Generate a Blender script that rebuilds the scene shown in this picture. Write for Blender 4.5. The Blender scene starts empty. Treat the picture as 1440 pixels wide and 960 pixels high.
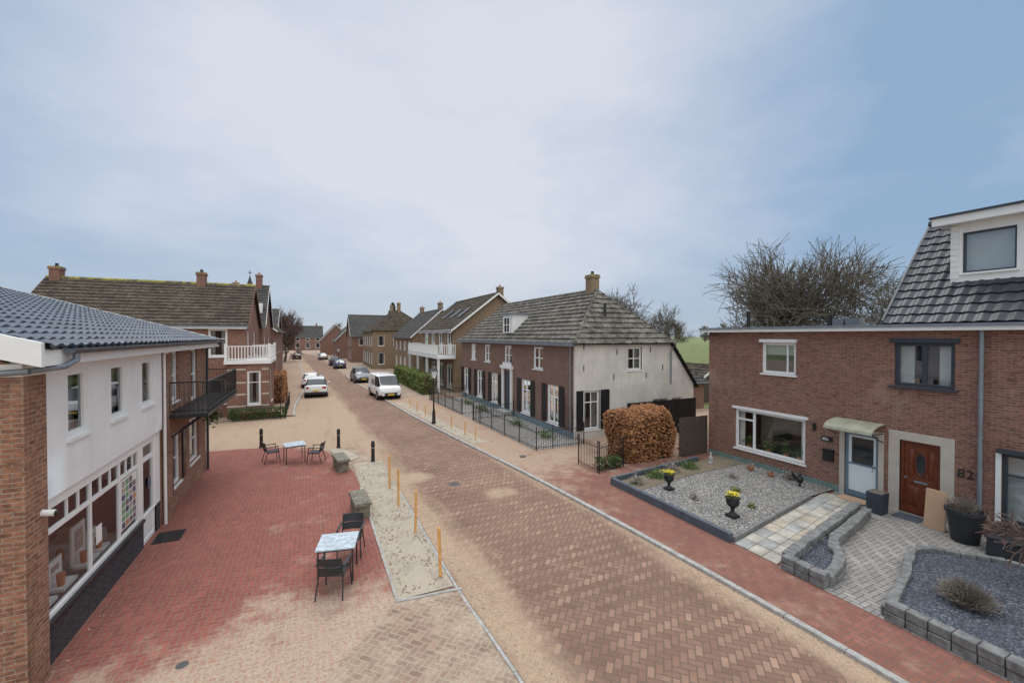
import bpy, bmesh, math, random
from mathutils import Vector, Matrix
R = math.radians
rnd = random.Random(7)
SC = bpy.context.scene

# ------------------------------------------------------------------ node helpers
def new_mat(name):
    m = bpy.data.materials.new(name); m.use_nodes = True
    nt = m.node_tree; nt.nodes.clear()
    out = nt.nodes.new('ShaderNodeOutputMaterial')
    b = nt.nodes.new('ShaderNodeBsdfPrincipled')
    nt.links.new(b.outputs[0], out.inputs[0])
    return m, nt, b
def put(nt, sock, v):
    if isinstance(v, bpy.types.NodeSocket): nt.links.new(v, sock)
    elif isinstance(v, (tuple, list)):
        n = len(sock.default_value)
        v = tuple(v)
        if len(v) < n: v = v + (1,)
        sock.default_value = v[:n]
    else: sock.default_value = v
def mth(nt, op, a, b=None, c=None, clamp=False):
    n = nt.nodes.new('ShaderNodeMath'); n.operation = op; n.use_clamp = clamp
    put(nt, n.inputs[0], a)
    if b is not None: put(nt, n.inputs[1], b)
    if c is not None: put(nt, n.inputs[2], c)
    return n.outputs[0]
def mix(nt, f, a, b, mode='MIX'):
    n = nt.nodes.new('ShaderNodeMix'); n.data_type = 'RGBA'; n.blend_type = mode
    put(nt, n.inputs[0], f); put(nt, n.inputs[6], a); put(nt, n.inputs[7], b)
    return n.outputs[2]
def mrange(nt, v, a, b, c=0.0, d=1.0, smooth=True):
    n = nt.nodes.new('ShaderNodeMapRange')
    if smooth: n.interpolation_type = 'SMOOTHSTEP'
    put(nt, n.inputs[0], v)
    for i, x in enumerate((a, b, c, d)): n.inputs[i+1].default_value = x
    return n.outputs[0]
def pos(nt):
    g = nt.nodes.new('ShaderNodeNewGeometry'); return g.outputs['Position']
def sep(nt, v):
    s = nt.nodes.new('ShaderNodeSeparateXYZ'); nt.links.new(v, s.inputs[0]); return s.outputs
def comb(nt, x, y, z=0.0):
    c = nt.nodes.new('ShaderNodeCombineXYZ'); put(nt, c.inputs[0], x); put(nt, c.inputs[1], y); put(nt, c.inputs[2], z); return c.outputs[0]
def noise(nt, vec, scale, detail=4, rough=.55, out=0):
    n = nt.nodes.new('ShaderNodeTexNoise'); nt.links.new(vec, n.inputs['Vector'])
    n.inputs['Scale'].default_value = scale; n.inputs['Detail'].default_value = min(detail, 6); n.inputs['Roughness'].default_value = rough
    return n.outputs[out]
def bump(nt, b, h, strength=.4, dist=.02):
    n = nt.nodes.new('ShaderNodeBump'); n.inputs['Strength'].default_value = strength; n.inputs['Distance'].default_value = dist
    nt.links.new(h, n.inputs['Height']); nt.links.new(n.outputs[0], b.inputs['Normal'])
def sc(c, k): return tuple(x*k for x in c[:3])

# ------------------------------------------------------------------ materials
def plain(name, col, rough=.6, var=.25, nscale=3., metal=0., spec=.4, bmp=0., bscale=60., streak=0.):
    m, nt, b = new_mat(name); p = pos(nt)
    n = noise(nt, p, nscale, 5, .65)
    f = mrange(nt, n, .25, .75)
    c = mix(nt, f, sc(col, 1-var), sc(col, 1+var*.5))
    if streak:
        s = sep(nt, p); sv = comb(nt, mth(nt, 'MULTIPLY', mth(nt, 'ADD', s[0], s[1]), 3.), mth(nt, 'MULTIPLY', s[2], .35))
        c = mix(nt, mrange(nt, noise(nt, sv, 1.2, 5, .7), .48, .75, 0, streak), c, sc(col, .5))
        c = mix(nt, mth(nt, 'MULTIPLY', mrange(nt, s[2], .9, .0), streak*1.5, clamp=True), c, sc(col, .55))
    put(nt, b.inputs['Base Color'], c)
    put(nt, b.inputs['Roughness'], mrange(nt, n, .3, .7, max(.02, rough-.08), min(1, rough+.08)))
    b.inputs['Metallic'].default_value = metal; b.inputs['Specular IOR Level'].default_value = spec
    if bmp: bump(nt, b, noise(nt, p, bscale, 3), bmp, .01)
    return m
def brickmat(name, c1, c2, mortar, bw=.22, rh=.07, dirt=.35, eff=.3):
    m, nt, b = new_mat(name); p = pos(nt); s = sep(nt, p)
    uu = mth(nt, 'ADD', s[0], s[1]); v = comb(nt, uu, s[2])
    t = nt.nodes.new('ShaderNodeTexBrick'); nt.links.new(v, t.inputs['Vector'])
    put(nt, t.inputs['Color1'], c1); put(nt, t.inputs['Color2'], c2); put(nt, t.inputs['Mortar'], mortar)
    t.inputs['Scale'].default_value = 1; t.inputs['Mortar Size'].default_value = .009; t.inputs['Mortar Smooth'].default_value = .2
    t.inputs['Brick Width'].default_value = bw; t.inputs['Row Height'].default_value = rh
    n1 = noise(nt, p, .9, 6, .7); n2 = noise(nt, p, 14, 3, .6)
    n4 = noise(nt, comb(nt, mth(nt, 'MULTIPLY', uu, 1.), mth(nt, 'MULTIPLY', s[2], 3.)), 4.5, 3, .7)
    c = mix(nt, mrange(nt, n1, .3, .72, 0, dirt), t.outputs[0], sc(c1, .5))
    c = mix(nt, mrange(nt, n4, .5, .64, 0, .6), c, sc(c2, .5))
    c = mix(nt, mrange(nt, n2, .4, .75, 0, .4), c, sc(c1, 1.5))
    n3 = noise(nt, p, .5, 6, .75)
    c = mix(nt, mrange(nt, n3, .54, .75, 0, eff), c, (.46, .39, .32))
    put(nt, b.inputs['Base Color'], c); b.inputs['Roughness'].default_value = .9; b.inputs['Specular IOR Level'].default_value = .25
    bump(nt, b, mth(nt, 'SUBTRACT', n2, mth(nt, 'MULTIPLY', t.outputs['Fac'], 1.5)), .5, .012)
    return m
def herring(name, c1, c2, joint, k=9., rot=45, sandf=None, sand=(.5,.38,.27), rough=.88, bs=.6, oc=.3):
    m, nt, b = new_mat(name); p = pos(nt); s = sep(nt, p)
    co, si = math.cos(R(rot))*k, math.sin(R(rot))*k
    x = mth(nt, 'SUBTRACT', mth(nt, 'MULTIPLY', s[0], co), mth(nt, 'MULTIPLY', s[1], si))
    y = mth(nt, 'ADD', mth(nt, 'MULTIPLY', s[0], si), mth(nt, 'MULTIPLY', s[1], co))
    i = mth(nt, 'FLOOR', x); j = mth(nt, 'FLOOR', y); fx = mth(nt, 'FRACT', x); fy = mth(nt, 'FRACT', y)
    kk = mth(nt, 'FLOORED_MODULO', mth(nt, 'SUBTRACT', i, j), 4.)
    K = [mth(nt, 'COMPARE', kk, float(q), .2) for q in range(4)]
    e = mth(nt, 'MINIMUM', mth(nt, 'ADD', fx, K[1]), mth(nt, 'ADD', mth(nt, 'SUBTRACT', 1., fx), K[0]))
    e2 = mth(nt, 'MINIMUM', mth(nt, 'ADD', fy, K[2]), mth(nt, 'ADD', mth(nt, 'SUBTRACT', 1., fy), K[3]))
    e = mth(nt, 'MINIMUM', e, e2)
    w = nt.nodes.new('ShaderNodeTexWhiteNoise'); w.noise_dimensions = '2D'
    nt.links.new(comb(nt, mth(nt, 'SUBTRACT', i, K[1]), mth(nt, 'SUBTRACT', j, K[2])), w.inputs['Vector'])
    c = mix(nt, w.outputs[0], c1, c2)
    c = mix(nt, mrange(nt, w.outputs[0], .86, .9, 0, .35), c, sc(c2, 1.35))
    ori = mth(nt, 'ADD', K[0], K[1])
    c = mix(nt, mth(nt, 'MULTIPLY', ori, oc), c, sc(c1, .5))
    n1 = noise(nt, p, .8, 6, .7); n2 = noise(nt, p, 25, 3, .6); n0 = noise(nt, p, .22, 4, .6)
    c = mix(nt, mrange(nt, n1, .35, .7, 0, .55), c, sc(c1, .55))
    c = mix(nt, mrange(nt, n0, .4, .65, 0, .2), c, sc(c2, 1.3))
    mo = mrange(nt, e, .04, .15, 1, 0)
    c = mix(nt, mth(nt, 'MULTIPLY', mo, .85), c, joint)
    if sandf:
        f = sandf(nt, p, s, n1, n2)
        f2 = mth(nt, 'MULTIPLY', f, mrange(nt, mth(nt, 'ADD', mth(nt, 'MULTIPLY', mo, .6), n2), .2, .75, .4, 1.))
        sn = mix(nt, n2, sc(sand, .7), sc(sand, 1.15))
        c = mix(nt, f2, c, sn)
    put(nt, b.inputs['Base Color'], c); b.inputs['Roughness'].default_value = rough; b.inputs['Specular IOR Level'].default_value = .25
    bump(nt, b, mth(nt, 'ADD', mrange(nt, e, 0, .12), mth(nt, 'MULTIPLY', n2, .3)), bs, .012)
    return m
def road_sand(nt, p, s, n1, n2):
    yy = mth(nt, 'MAXIMUM', mth(nt, 'SUBTRACT', s[1], 10.), 0.)
    cx = mth(nt, 'SUBTRACT', 5.6, mth(nt, 'MULTIPLY', yy, .055))
    d = mth(nt, 'ABSOLUTE', mth(nt, 'SUBTRACT', s[0], cx))
    bias = mrange(nt, d, 1.2, 2.5, 0, .42)
    st = noise(nt, comb(nt, mth(nt, 'MULTIPLY', s[0], 1.), mth(nt, 'MULTIPLY', s[1], .16)), 1.6, 6, .68)
    far = mrange(nt, s[1], 14., 40., 0, .08)
    v = mth(nt, 'ADD', mth(nt, 'ADD', mth(nt, 'MULTIPLY', st, .75), bias), far)
    for (hx, hy, hr) in ((3.7, 15.9, .9), (5.8, 13.1, .8)):
        dd = mth(nt, 'SQRT', mth(nt, 'ADD', mth(nt, 'POWER', mth(nt, 'SUBTRACT', s[0], hx), 2.), mth(nt, 'POWER', mth(nt, 'SUBTRACT', s[1], hy), 2.)))
        v = mth(nt, 'ADD', v, mrange(nt, dd, hr*.2, hr, .4, 0))
    return mrange(nt, v, .43, .86, .03, .9)
def plaza_sand(nt, p, s, n1, n2):
    bias = mrange(nt, s[1], 10.8, 7.6, 0, .33)
    bx = mrange(nt, s[0], -3., -.5, -.12, .04)
    st = noise(nt, p, .7, 6, .78)
    v = mth(nt, 'ADD', mth(nt, 'ADD', mth(nt, 'MULTIPLY', st, .9), bias), bx)
    return mrange(nt, v, .5, .76, 0.03, .9)
def walk_sand(nt, p, s, n1, n2):
    bias = mrange(nt, s[1], 11., 17., 0, .34)
    e = mrange(nt, s[0], 8.7, 7.7, 0, .12)
    v = mth(nt, 'ADD', mth(nt, 'ADD', noise(nt, p, 1.1, 6, .72), bias), e)
    return mrange(nt, v, .52, .85, .03, .85)
def heavy_sand(nt, p, s, n1, n2):
    return mrange(nt, noise(nt, p, 1.0, 6, .78), .38, .62, .1, .88)
def gravel(name, c1, c2, scale=28., bs=.9):
    m, nt, b = new_mat(name); p = pos(nt)
    v = nt.nodes.new('ShaderNodeTexVoronoi'); nt.links.new(p, v.inputs['Vector']); v.inputs['Scale'].default_value = scale
    s = sep(nt, v.outputs['Color'])
    c = mix(nt, mth(nt, 'POWER', s[0], 1.6), c1, c2)
    c = mix(nt, mrange(nt, v.outputs['Distance'], .35, .7, 0, .8), c, sc(c1, .3))
    c = mix(nt, mrange(nt, noise(nt, p, 1.5, 6), .4, .7, 0, .4), c, (sc(c1, .8)))
    put(nt, b.inputs['Base Color'], c); b.inputs['Roughness'].default_value = .9
    bump(nt, b, mth(nt, 'SUBTRACT', 1., v.outputs['Distance']), bs, .02)
    return m
def sandmat(name, c, green=(.2,.2,.08), gr=.35, sc_=1.3, dk=.4):
    m, nt, b = new_mat(name); p = pos(nt)
    n = noise(nt, p, sc_, 6, .78); n2 = noise(nt, p, 30, 5, .7); n3 = noise(nt, p, .9, 6, .72)
    col = mix(nt, n2, sc(c, .6), sc(c, 1.2))
    col = mix(nt, mrange(nt, n, .5, .68, 0, gr), col, green)
    col = mix(nt, mrange(nt, n3, .5, .66, 0, dk), col, sc(c, .5))
    put(nt, b.inputs['Base Color'], col); b.inputs['Roughness'].default_value = .95
    bump(nt, b, mth(nt, 'ADD', n, mth(nt, 'MULTIPLY', n2, .4)), .8, .05)
    return m
def rooftile(name, c1, c2, moss=(.3,.3,.05), mossf=.2, rough=.6, spec=.4, vs=3.4):
    m, nt, b = new_mat(name); p = pos(nt)
    w = nt.nodes.new('ShaderNodeTexVoronoi'); nt.links.new(p, w.inputs['Vector']); w.inputs['Scale'].default_value = vs
    s = sep(nt, w.outputs['Color'])
    c = mix(nt, mth(nt, 'POWER', s[0], 1.3), c1, c2)
    n = noise(nt, p, 6., 6, .75); n1 = noise(nt, p, .7, 5, .65)
    c = mix(nt, mrange(nt, n1, .4, .7, 0, .5), c, sc(c1, .6))
    c = mix(nt, mrange(nt, n, .52, .7, 0, mossf), c, moss)
    put(nt, b.inputs['Base Color'], c); b.inputs['Roughness'].default_value = rough; b.inputs['Specular IOR Level'].default_value = spec
    return m
def leafmat(name, c1, c2):
    m, nt, b = new_mat(name)
    g = nt.nodes.new('ShaderNodeNewGeometry')
    r = g.outputs['Random Per Island']
    c = mix(nt, r, c1, c2); c = mix(nt, mrange(nt, noise(nt, g.outputs['Position'], 2.5, 3), .35, .65, 0, .45), c, sc(c1, .5))
    put(nt, b.inputs['Base Color'], c); b.inputs['Roughness'].default_value = .75; b.inputs['Specular IOR Level'].default_value = .2
    return m
def glassmat(name, tint=(.75,.8,.82), extra=.14, fk=1.):
    m = bpy.data.materials.new(name); m.use_nodes = True; nt = m.node_tree; nt.nodes.clear()
    o = nt.nodes.new('ShaderNodeOutputMaterial'); t = nt.nodes.new('ShaderNodeBsdfTransparent'); g = nt.nodes.new('ShaderNodeBsdfGlossy')
    t.inputs[0].default_value = (*tint, 1); g.inputs[0].default_value = (.9, .95, 1, 1); g.inputs['Roughness'].default_value = .02
    fr = nt.nodes.new('ShaderNodeFresnel'); fr.inputs[0].default_value = 1.5
    f = mth(nt, 'ADD', mth(nt, 'MULTIPLY', fr.outputs[0], fk), extra, clamp=True)
    ms = nt.nodes.new('ShaderNodeMixShader'); nt.links.new(f, ms.inputs[0]); nt.links.new(t.outputs[0], ms.inputs[1]); nt.links.new(g.outputs[0], ms.inputs[2])
    nt.links.new(ms.outputs[0], o.inputs[0]); return m

MT = {}
MT['brick_red'] = brickmat('brick_red', (.29,.125,.085), (.18,.08,.06), (.29,.25,.21))
MT['brick_82'] = brickmat('brick_brown_red', (.30,.14,.098), (.175,.085,.065), (.29,.25,.21), dirt=.4)
MT['brick_far'] = brickmat('brick_old', (.27,.125,.09), (.17,.085,.065), (.29,.25,.2))
MT['brick_house'] = brickmat('brick_farmhouse', (.26,.14,.105), (.17,.092,.075), (.3,.27,.23))
MT['brick_yellow'] = brickmat('brick_yellow', (.31,.21,.125), (.23,.145,.09), (.32,.28,.23))
MT['brick_shop'] = brickmat('brick_shop', (.34,.165,.1), (.19,.09,.06), (.33,.28,.23), dirt=.5)
MT['brick_dark'] = brickmat('brick_dark_glazed', (.035,.033,.04), (.065,.06,.065), (.12,.12,.12), eff=.05)
MT['render_white'] = plain('white_render', (.8,.8,.79), .8, .07, 1.2, bmp=.15, bscale=90, streak=.12)
MT['render_cream'] = plain('aged_cream_render', (.65,.62,.56), .85, .18, .9, bmp=.25, bscale=40, streak=.3)
MT['white'] = plain('white_paint', (.8,.8,.78), .45, .05, streak=.07)
MT['cream'] = plain('cream_surround', (.5,.45,.38), .7, .12, streak=.15)
MT['black'] = plain('black_paint', (.02,.02,.022), .4, .2)
MT['blackplastic'] = plain('black_plastic', (.03,.032,.037), .5, .2)
MT['anthra'] = plain('anthracite_paint', (.045,.055,.07), .4, .1)
MT['bluegrey'] = plain('bluegrey_plinth', (.17,.22,.25), .7, .15)
MT['greenplinth'] = plain('green_plinth', (.16,.23,.21), .75, .2)
MT['zinc'] = plain('zinc', (.24,.27,.3), .45, .15, metal=.4)
MT['bitumen'] = plain('bitumen_roof', (.1,.1,.1), .9, .3)
MT['concrete'] = plain('kerb_concrete', (.40,.39,.37), .85, .35, 5, bmp=.3)
MT['stonedark'] = plain('dark_edging', (.09,.105,.13), .7, .3, 5)
MT['stoneblock'] = plain('grey_stone_block', (.2,.2,.195), .9, .45, 7, bmp=.6, bscale=30)
MT['mossblock'] = plain('mossy_stone', (.22,.205,.16), .95, .55, 8, bmp=.6, bscale=25)
MT['orange'] = plain('orange_wood_stake', (.72,.38,.12), .7, .25, 12)
MT['wood'] = plain('dark_wood_fence', (.09,.07,.052), .85, .35, 6)
MT['brownwood'] = plain('mahogany_door', (.15,.04,.018), .3, .25, 5)
MT['cardboard'] = plain('cardboard', (.46,.3,.19), .85, .06)
MT['terracotta'] = plain('terracotta', (.5,.2,.09), .8, .2)
MT['curtain'] = plain('curtain', (.7,.68,.63), .9, .1)
MT['interior'] = plain('interior_wall', (.78,.7,.6), .9, .1)
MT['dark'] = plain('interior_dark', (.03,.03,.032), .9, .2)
MT['tabletop'] = plain('marbled_tabletop', (.5,.57,.62), .35, .4, 9)
MT['tire'] = plain('tire', (.02,.02,.02), .8, .1)
MT['rim'] = plain('alloy_rim', (.45,.45,.46), .3, .1, metal=.8)
MT['carwhite'] = plain('car_paint_white', (.8,.8,.8), .2, .03, spec=.6)
MT['cargrey'] = plain('car_paint_grey', (.22,.23,.25), .25, .05, metal=.5)
MT['cardark'] = plain('car_paint_dark', (.03,.04,.06), .2, .05, metal=.3)
MT['carsilver'] = plain('car_paint_silver', (.5,.51,.53), .25, .05, metal=.5)
MT['carblue'] = plain('car_paint_blue', (.05,.1,.2), .25, .05, metal=.3)
MT['carglass'] = plain('car_glass', (.02,.025,.03), .05, .1, spec=.8)
MT['redlight'] = plain('tail_light', (.4,.01,.01), .2, .1)
MT['headlight'] = plain('head_light', (.7,.72,.75), .1, .1)
MT['plate'] = plain('plate_yellow', (.75,.5,.03), .5, .02)
MT['glass'] = glassmat('window_glass', extra=.12)
MT['glassclear'] = glassmat('shop_glass', (.95,.97,.97), .05, .55)
MT['bark'] = plain('bark', (.12,.105,.085), .9, .3, 6)
MT['barklight'] = plain('twigs_grey_brown', (.15,.125,.095), .9, .35, 1)
MT['barkred'] = plain('twigs_reddish', (.15,.1,.085), .9, .3, 2)
MT['beech'] = leafmat('beech_leaves', (.26,.11,.05), (.52,.26,.12))
MT['greenleaf'] = leafmat('green_leaves', (.09,.13,.035), (.24,.27,.08))
MT['darkgreen'] = leafmat('conifer_leaves', (.025,.045,.02), (.06,.09,.035))
MT['ivy'] = leafmat('shrub_leaves', (.05,.08,.02), (.13,.19,.06))
MT['yellowflower'] = leafmat('yellow_flowers', (.75,.55,.03), (.85,.7,.08))
MT['dryplant'] = leafmat('dry_lavender', (.18,.15,.12), (.32,.28,.23))
MT['debris'] = leafmat('debris', (.2,.13,.08), (.48,.4,.3))
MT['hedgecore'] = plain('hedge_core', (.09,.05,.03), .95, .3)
MT['grass'] = sandmat('field_grass', (.19,.22,.085), (.2,.2,.08), .5, .05)
MT['soil'] = sandmat('sandy_soil', (.48,.41,.32), (.26,.24,.16), .45, 1.6, .45)
MT['soildark'] = sandmat('garden_soil', (.2,.16,.11), (.12,.15,.06), .5)
MT['road'] = herring('road_pavers', (.25,.145,.105), (.34,.215,.155), (.15,.105,.08), 8.0, 45, road_sand, (.5,.37,.255), oc=.38)
MT['plaza'] = herring('red_clinkers', (.34,.105,.08), (.22,.07,.058), (.26,.16,.125), 9., 0, plaza_sand, (.5,.405,.3), oc=.18)
MT['brownpave'] = herring('brown_pavers', (.24,.15,.11), (.33,.22,.165), (.40,.32,.24), 8.5, 45, heavy_sand, (.5,.405,.3))
MT['walk'] = herring('sidewalk_clinkers', (.31,.125,.09), (.21,.088,.068), (.17,.11,.09), 9.5, 0, walk_sand, (.49,.375,.27), oc=.2)
MT['greypave'] = herring('grey_pavers', (.28,.265,.245), (.38,.355,.33), (.13,.12,.11), 8.5, 0, None)
MT['gravel'] = gravel('garden_gravel', (.18,.165,.155), (.56,.53,.48), 22)
MT['slate'] = gravel('slate_chips', (.06,.07,.09), (.18,.2,.24), 26)
MT['flag'] = plain('flagstone', (.45,.42,.36), .8, .4, 2.5, bmp=.2)
MT['flag2'] = plain('flagstone_warm', (.45,.39,.31), .8, .4, 2.5, bmp=.2)
MT['flag3'] = plain('flagstone_grey', (.36,.36,.34), .8, .4, 2.5, bmp=.2)
MT['t_shop'] = rooftile('tiles_blue_glazed', (.045,.06,.085), (.07,.09,.12), (.1,.11,.12), .1, .3, .7)
MT['t_82'] = rooftile('tiles_black_glazed', (.025,.03,.04), (.045,.05,.062), (.06,.06,.06), .1, .35, .45)
MT['t_old'] = rooftile('tiles_weathered', (.095,.085,.072), (.235,.215,.185), (.3,.28,.16), .35, .9, .2, 3.8)
MT['t_brown'] = rooftile('tiles_brown_mossy', (.06,.048,.038), (.125,.1,.075), (.2,.18,.08), .3, .9, .2, 3.8)
MT['t_dark'] = rooftile('tiles_dark', (.05,.048,.046), (.1,.094,.088), (.14,.14,.1), .22, .8, .3, 3.8)
m, nt, b = new_mat('yellow_moss'); p_ = pos(nt)
put(nt, b.inputs['Base Color'], mix(nt, mrange(nt, noise(nt, p_, 2.2, 6, .75), .42, .6), (.13,.11,.08), (.42,.36,.06))); b.inputs['Roughness'].default_value = .95; MT['moss'] = m
MT['solar'] = plain('solar_panel', (.015,.02,.04), .3, .1, spec=.5)
MT['oxide'] = plain('green_patina_canopy', (.34,.34,.25), .6, .25)
MT['doorblue'] = plain('door_greyblue', (.16,.22,.28), .45, .1); MT['doorwhite'] = plain('door_white', (.7,.75,.78), .4, .06)
MT['ivy_p'] = plain('poster_green', (.2,.35,.2), .6, .3, 12); MT['poster'] = plain('poster_photo', (.5,.4,.35), .5, .7, 22)

# ------------------------------------------------------------------ mesh assembly
class Asm:
    def __init__(s, name, loc=(0,0,0)):
        s.name = name; s.loc = Vector(loc); s.parts = {}; s.M = Matrix.Identity(4); s.nomerge = set(); s.extra = []
    def P(s, pn):
        return s.parts.setdefault(pn, dict(v=[], f=[], m=[], mats=[]))
    def face(s, pn, mat, pts):
        p = s.P(pn); i0 = len(p['v'])
        p['v'] += [s.M @ Vector(q) for q in pts]; p['f'].append(list(range(i0, i0+len(pts))))
        if mat not in p['mats']: p['mats'].append(mat)
        p['m'].append(p['mats'].index(mat))
    def box(s, pn, mat, x0, x1, y0, y1, z0, z1, tb=0.0):
        if x0 > x1: x0, x1 = x1, x0
        if y0 > y1: y0, y1 = y1, y0
        a = [(x0,y0,z0),(x1,y0,z0),(x1,y1,z0),(x0,y1,z0)]
        t = tb
        b = [(x0+t,y0+t,z1),(x1-t,y0+t,z1),(x1-t,y1-t,z1),(x0+t,y1-t,z1)]
        s.hull(pn, mat, a, b)
    def hull(s, pn, mat, a, b):
        n = len(a)
        s.face(pn, mat, a[::-1]); s.face(pn, mat, b)
        for i in range(n):
            j = (i+1) % n; s.face(pn, mat, [a[i], a[j], b[j], b[i]])
    def cyl(s, pn, mat, p0, p1, r0, r1=None, n=8, caps=True):
        if r1 is None: r1 = r0
        p0 = Vector(p0); p1 = Vector(p1); d = p1-p0
        if d.length < 1e-6: return
        d.normalize(); u = d.orthogonal().normalized(); w = d.cross(u)
        A = [p0+(u*math.cos(2*math.pi*i/n)+w*math.sin(2*math.pi*i/n))*r0 for i in range(n)]
        B = [p1+(u*math.cos(2*math.pi*i/n)+w*math.sin(2*math.pi*i/n))*r1 for i in range(n)]
        for i in range(n):
            j = (i+1) % n; s.face(pn, mat, [A[i], A[j], B[j], B[i]])
        if caps: s.face(pn, mat, A[::-1]); s.face(pn, mat, B)
    def tube(s, pn, mat, pts, r, n=7):
        for a, b in zip(pts[:-1], pts[1:]): s.cyl(pn, mat, a, b, r, r, n)
    def lathe(s, pn, mat, c, prof, n=14):
        c = Vector(c)
        for (r0, z0), (r1, z1) in zip(prof[:-1], prof[1:]):
            for i in range(n):
                a0 = 2*math.pi*i/n; a1 = 2*math.pi*(i+1)/n
                pts = [c+Vector((r0*math.cos(a0), r0*math.sin(a0), z0)), c+Vector((r0*math.cos(a1), r0*math.sin(a1), z0)),
                       c+Vector((r1*math.cos(a1), r1*math.sin(a1), z1)), c+Vector((r1*math.cos(a0), r1*math.sin(a0), z1))]
                if r0 < 1e-5: pts = pts[1:]
                elif r1 < 1e-5: pts = pts[:3]
                s.face(pn, mat, pts)
    def fb(s, pn, mat, F, t0, t1, n0, n1, z0, z1):
        a = fp(F, t0, n0, z0); b = fp(F, t1, n1, z1)
        s.box(pn, mat, a[0], b[0], a[1], b[1], z0, z1)
    def leaves(s, pn, mat, sampler, n, size, flat=0.):
        s.nomerge.add(pn)
        for _ in range(n):
            c = Vector(sampler()); q = size*rnd.uniform(.6, 1.4)
            u = Vector((rnd.gauss(0,1), rnd.gauss(0,1), rnd.gauss(0,1))).normalized(); w = u.orthogonal().normalized()
            s.face(pn, mat, [c-u*q, c-w*q*.55, c+u*q, c+w*q*.55])
    def finish(s, bevel=0., single=False):
        if single:
            allp = dict(v=[], f=[], m=[], mats=[])
            nm = bool(s.nomerge)
            for p in s.parts.values():
                o = len(allp['v']); allp['v'] += p['v']
                for f, mi in zip(p['f'], p['m']):
                    allp['f'].append([i+o for i in f]); mat = p['mats'][mi]
                    if mat not in allp['mats']: allp['mats'].append(mat)
                    allp['m'].append(allp['mats'].index(mat))
            ob = s.mk(s.name, allp, not nm, bevel); ob.location = s.loc; return ob
        e = bpy.data.objects.new(s.name, None); SC.collection.objects.link(e); e.location = s.loc; e.empty_display_size = .5
        for pn, p in s.parts.items():
            ob = s.mk(pn, p, pn not in s.nomerge, bevel if pn not in s.nomerge else 0); ob.parent = e
        for ob in s.extra:
            ob.location = ob.location - s.loc; ob.parent = e
        return e
    def mk(s, name, p, merge=True, bevel=0.):
        me = bpy.data.meshes.new(name); me.from_pydata([v-s.loc for v in p['v']], [], p['f'])
        for m in p['mats']: me.materials.append(MT[m])
        me.polygons.foreach_set('material_index', p['m'])
        if merge:
            bm = bmesh.new(); bm.from_mesh(me); bmesh.ops.remove_doubles(bm, verts=bm.verts, dist=2e-5); bm.to_mesh(me); bm.free()
            me.polygons.foreach_set('use_smooth', [True]*len(me.polygons)); me.set_sharp_from_angle(angle=R(38))
        me.update()
        ob = bpy.data.objects.new(name, me); SC.collection.objects.link(ob)
        if bevel:
            b = ob.modifiers.new('bevel', 'BEVEL'); b.width = bevel; b.segments = 2; b.limit_method = 'ANGLE'; b.angle_limit = R(40)
        return ob

def fp(F, t, n, z):
    if F[0] == 'x': return (F[1]+F[2]*n, t, z)
    return (t, F[1]+F[2]*n, z)
def wall(A, pn, mat, F, t0, t1, z0, z1, ops=(), rev=.14, revmat=None):
    ts = sorted(set([t0, t1]+[o[0] for o in ops]+[o[1] for o in ops])); zs = sorted(set([z0, z1]+[o[2] for o in ops]+[o[3] for o in ops]))
    ts = [t for t in ts if t0-1e-6 <= t <= t1+1e-6]; zs = [z for z in zs if z0-1e-6 <= z <= z1+1e-6]
    for a, b in zip(ts[:-1], ts[1:]):
        for c, d in zip(zs[:-1], zs[1:]):
            mt, mz = (a+b)/2, (c+d)/2
            if any(o[0] < mt < o[1] and o[2] < mz < o[3] for o in ops): continue
            A.face(pn, mat, [fp(F,a,0,c), fp(F,b,0,c), fp(F,b,0,d), fp(F,a,0,d)])
    for o in ops:
        a, b, c, d = o[:4]; rm = revmat or mat
        for q in ([(a,c),(b,c)], [(b,c),(b,d)], [(b,d),(a,d)], [(a,d),(a,c)]):
            A.face(pn, rm, [fp(F,q[0][0],0,q[0][1]), fp(F,q[1][0],0,q[1][1]), fp(F,q[1][0],-rev,q[1][1]), fp(F,q[0][0],-rev,q[0][1])])
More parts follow.
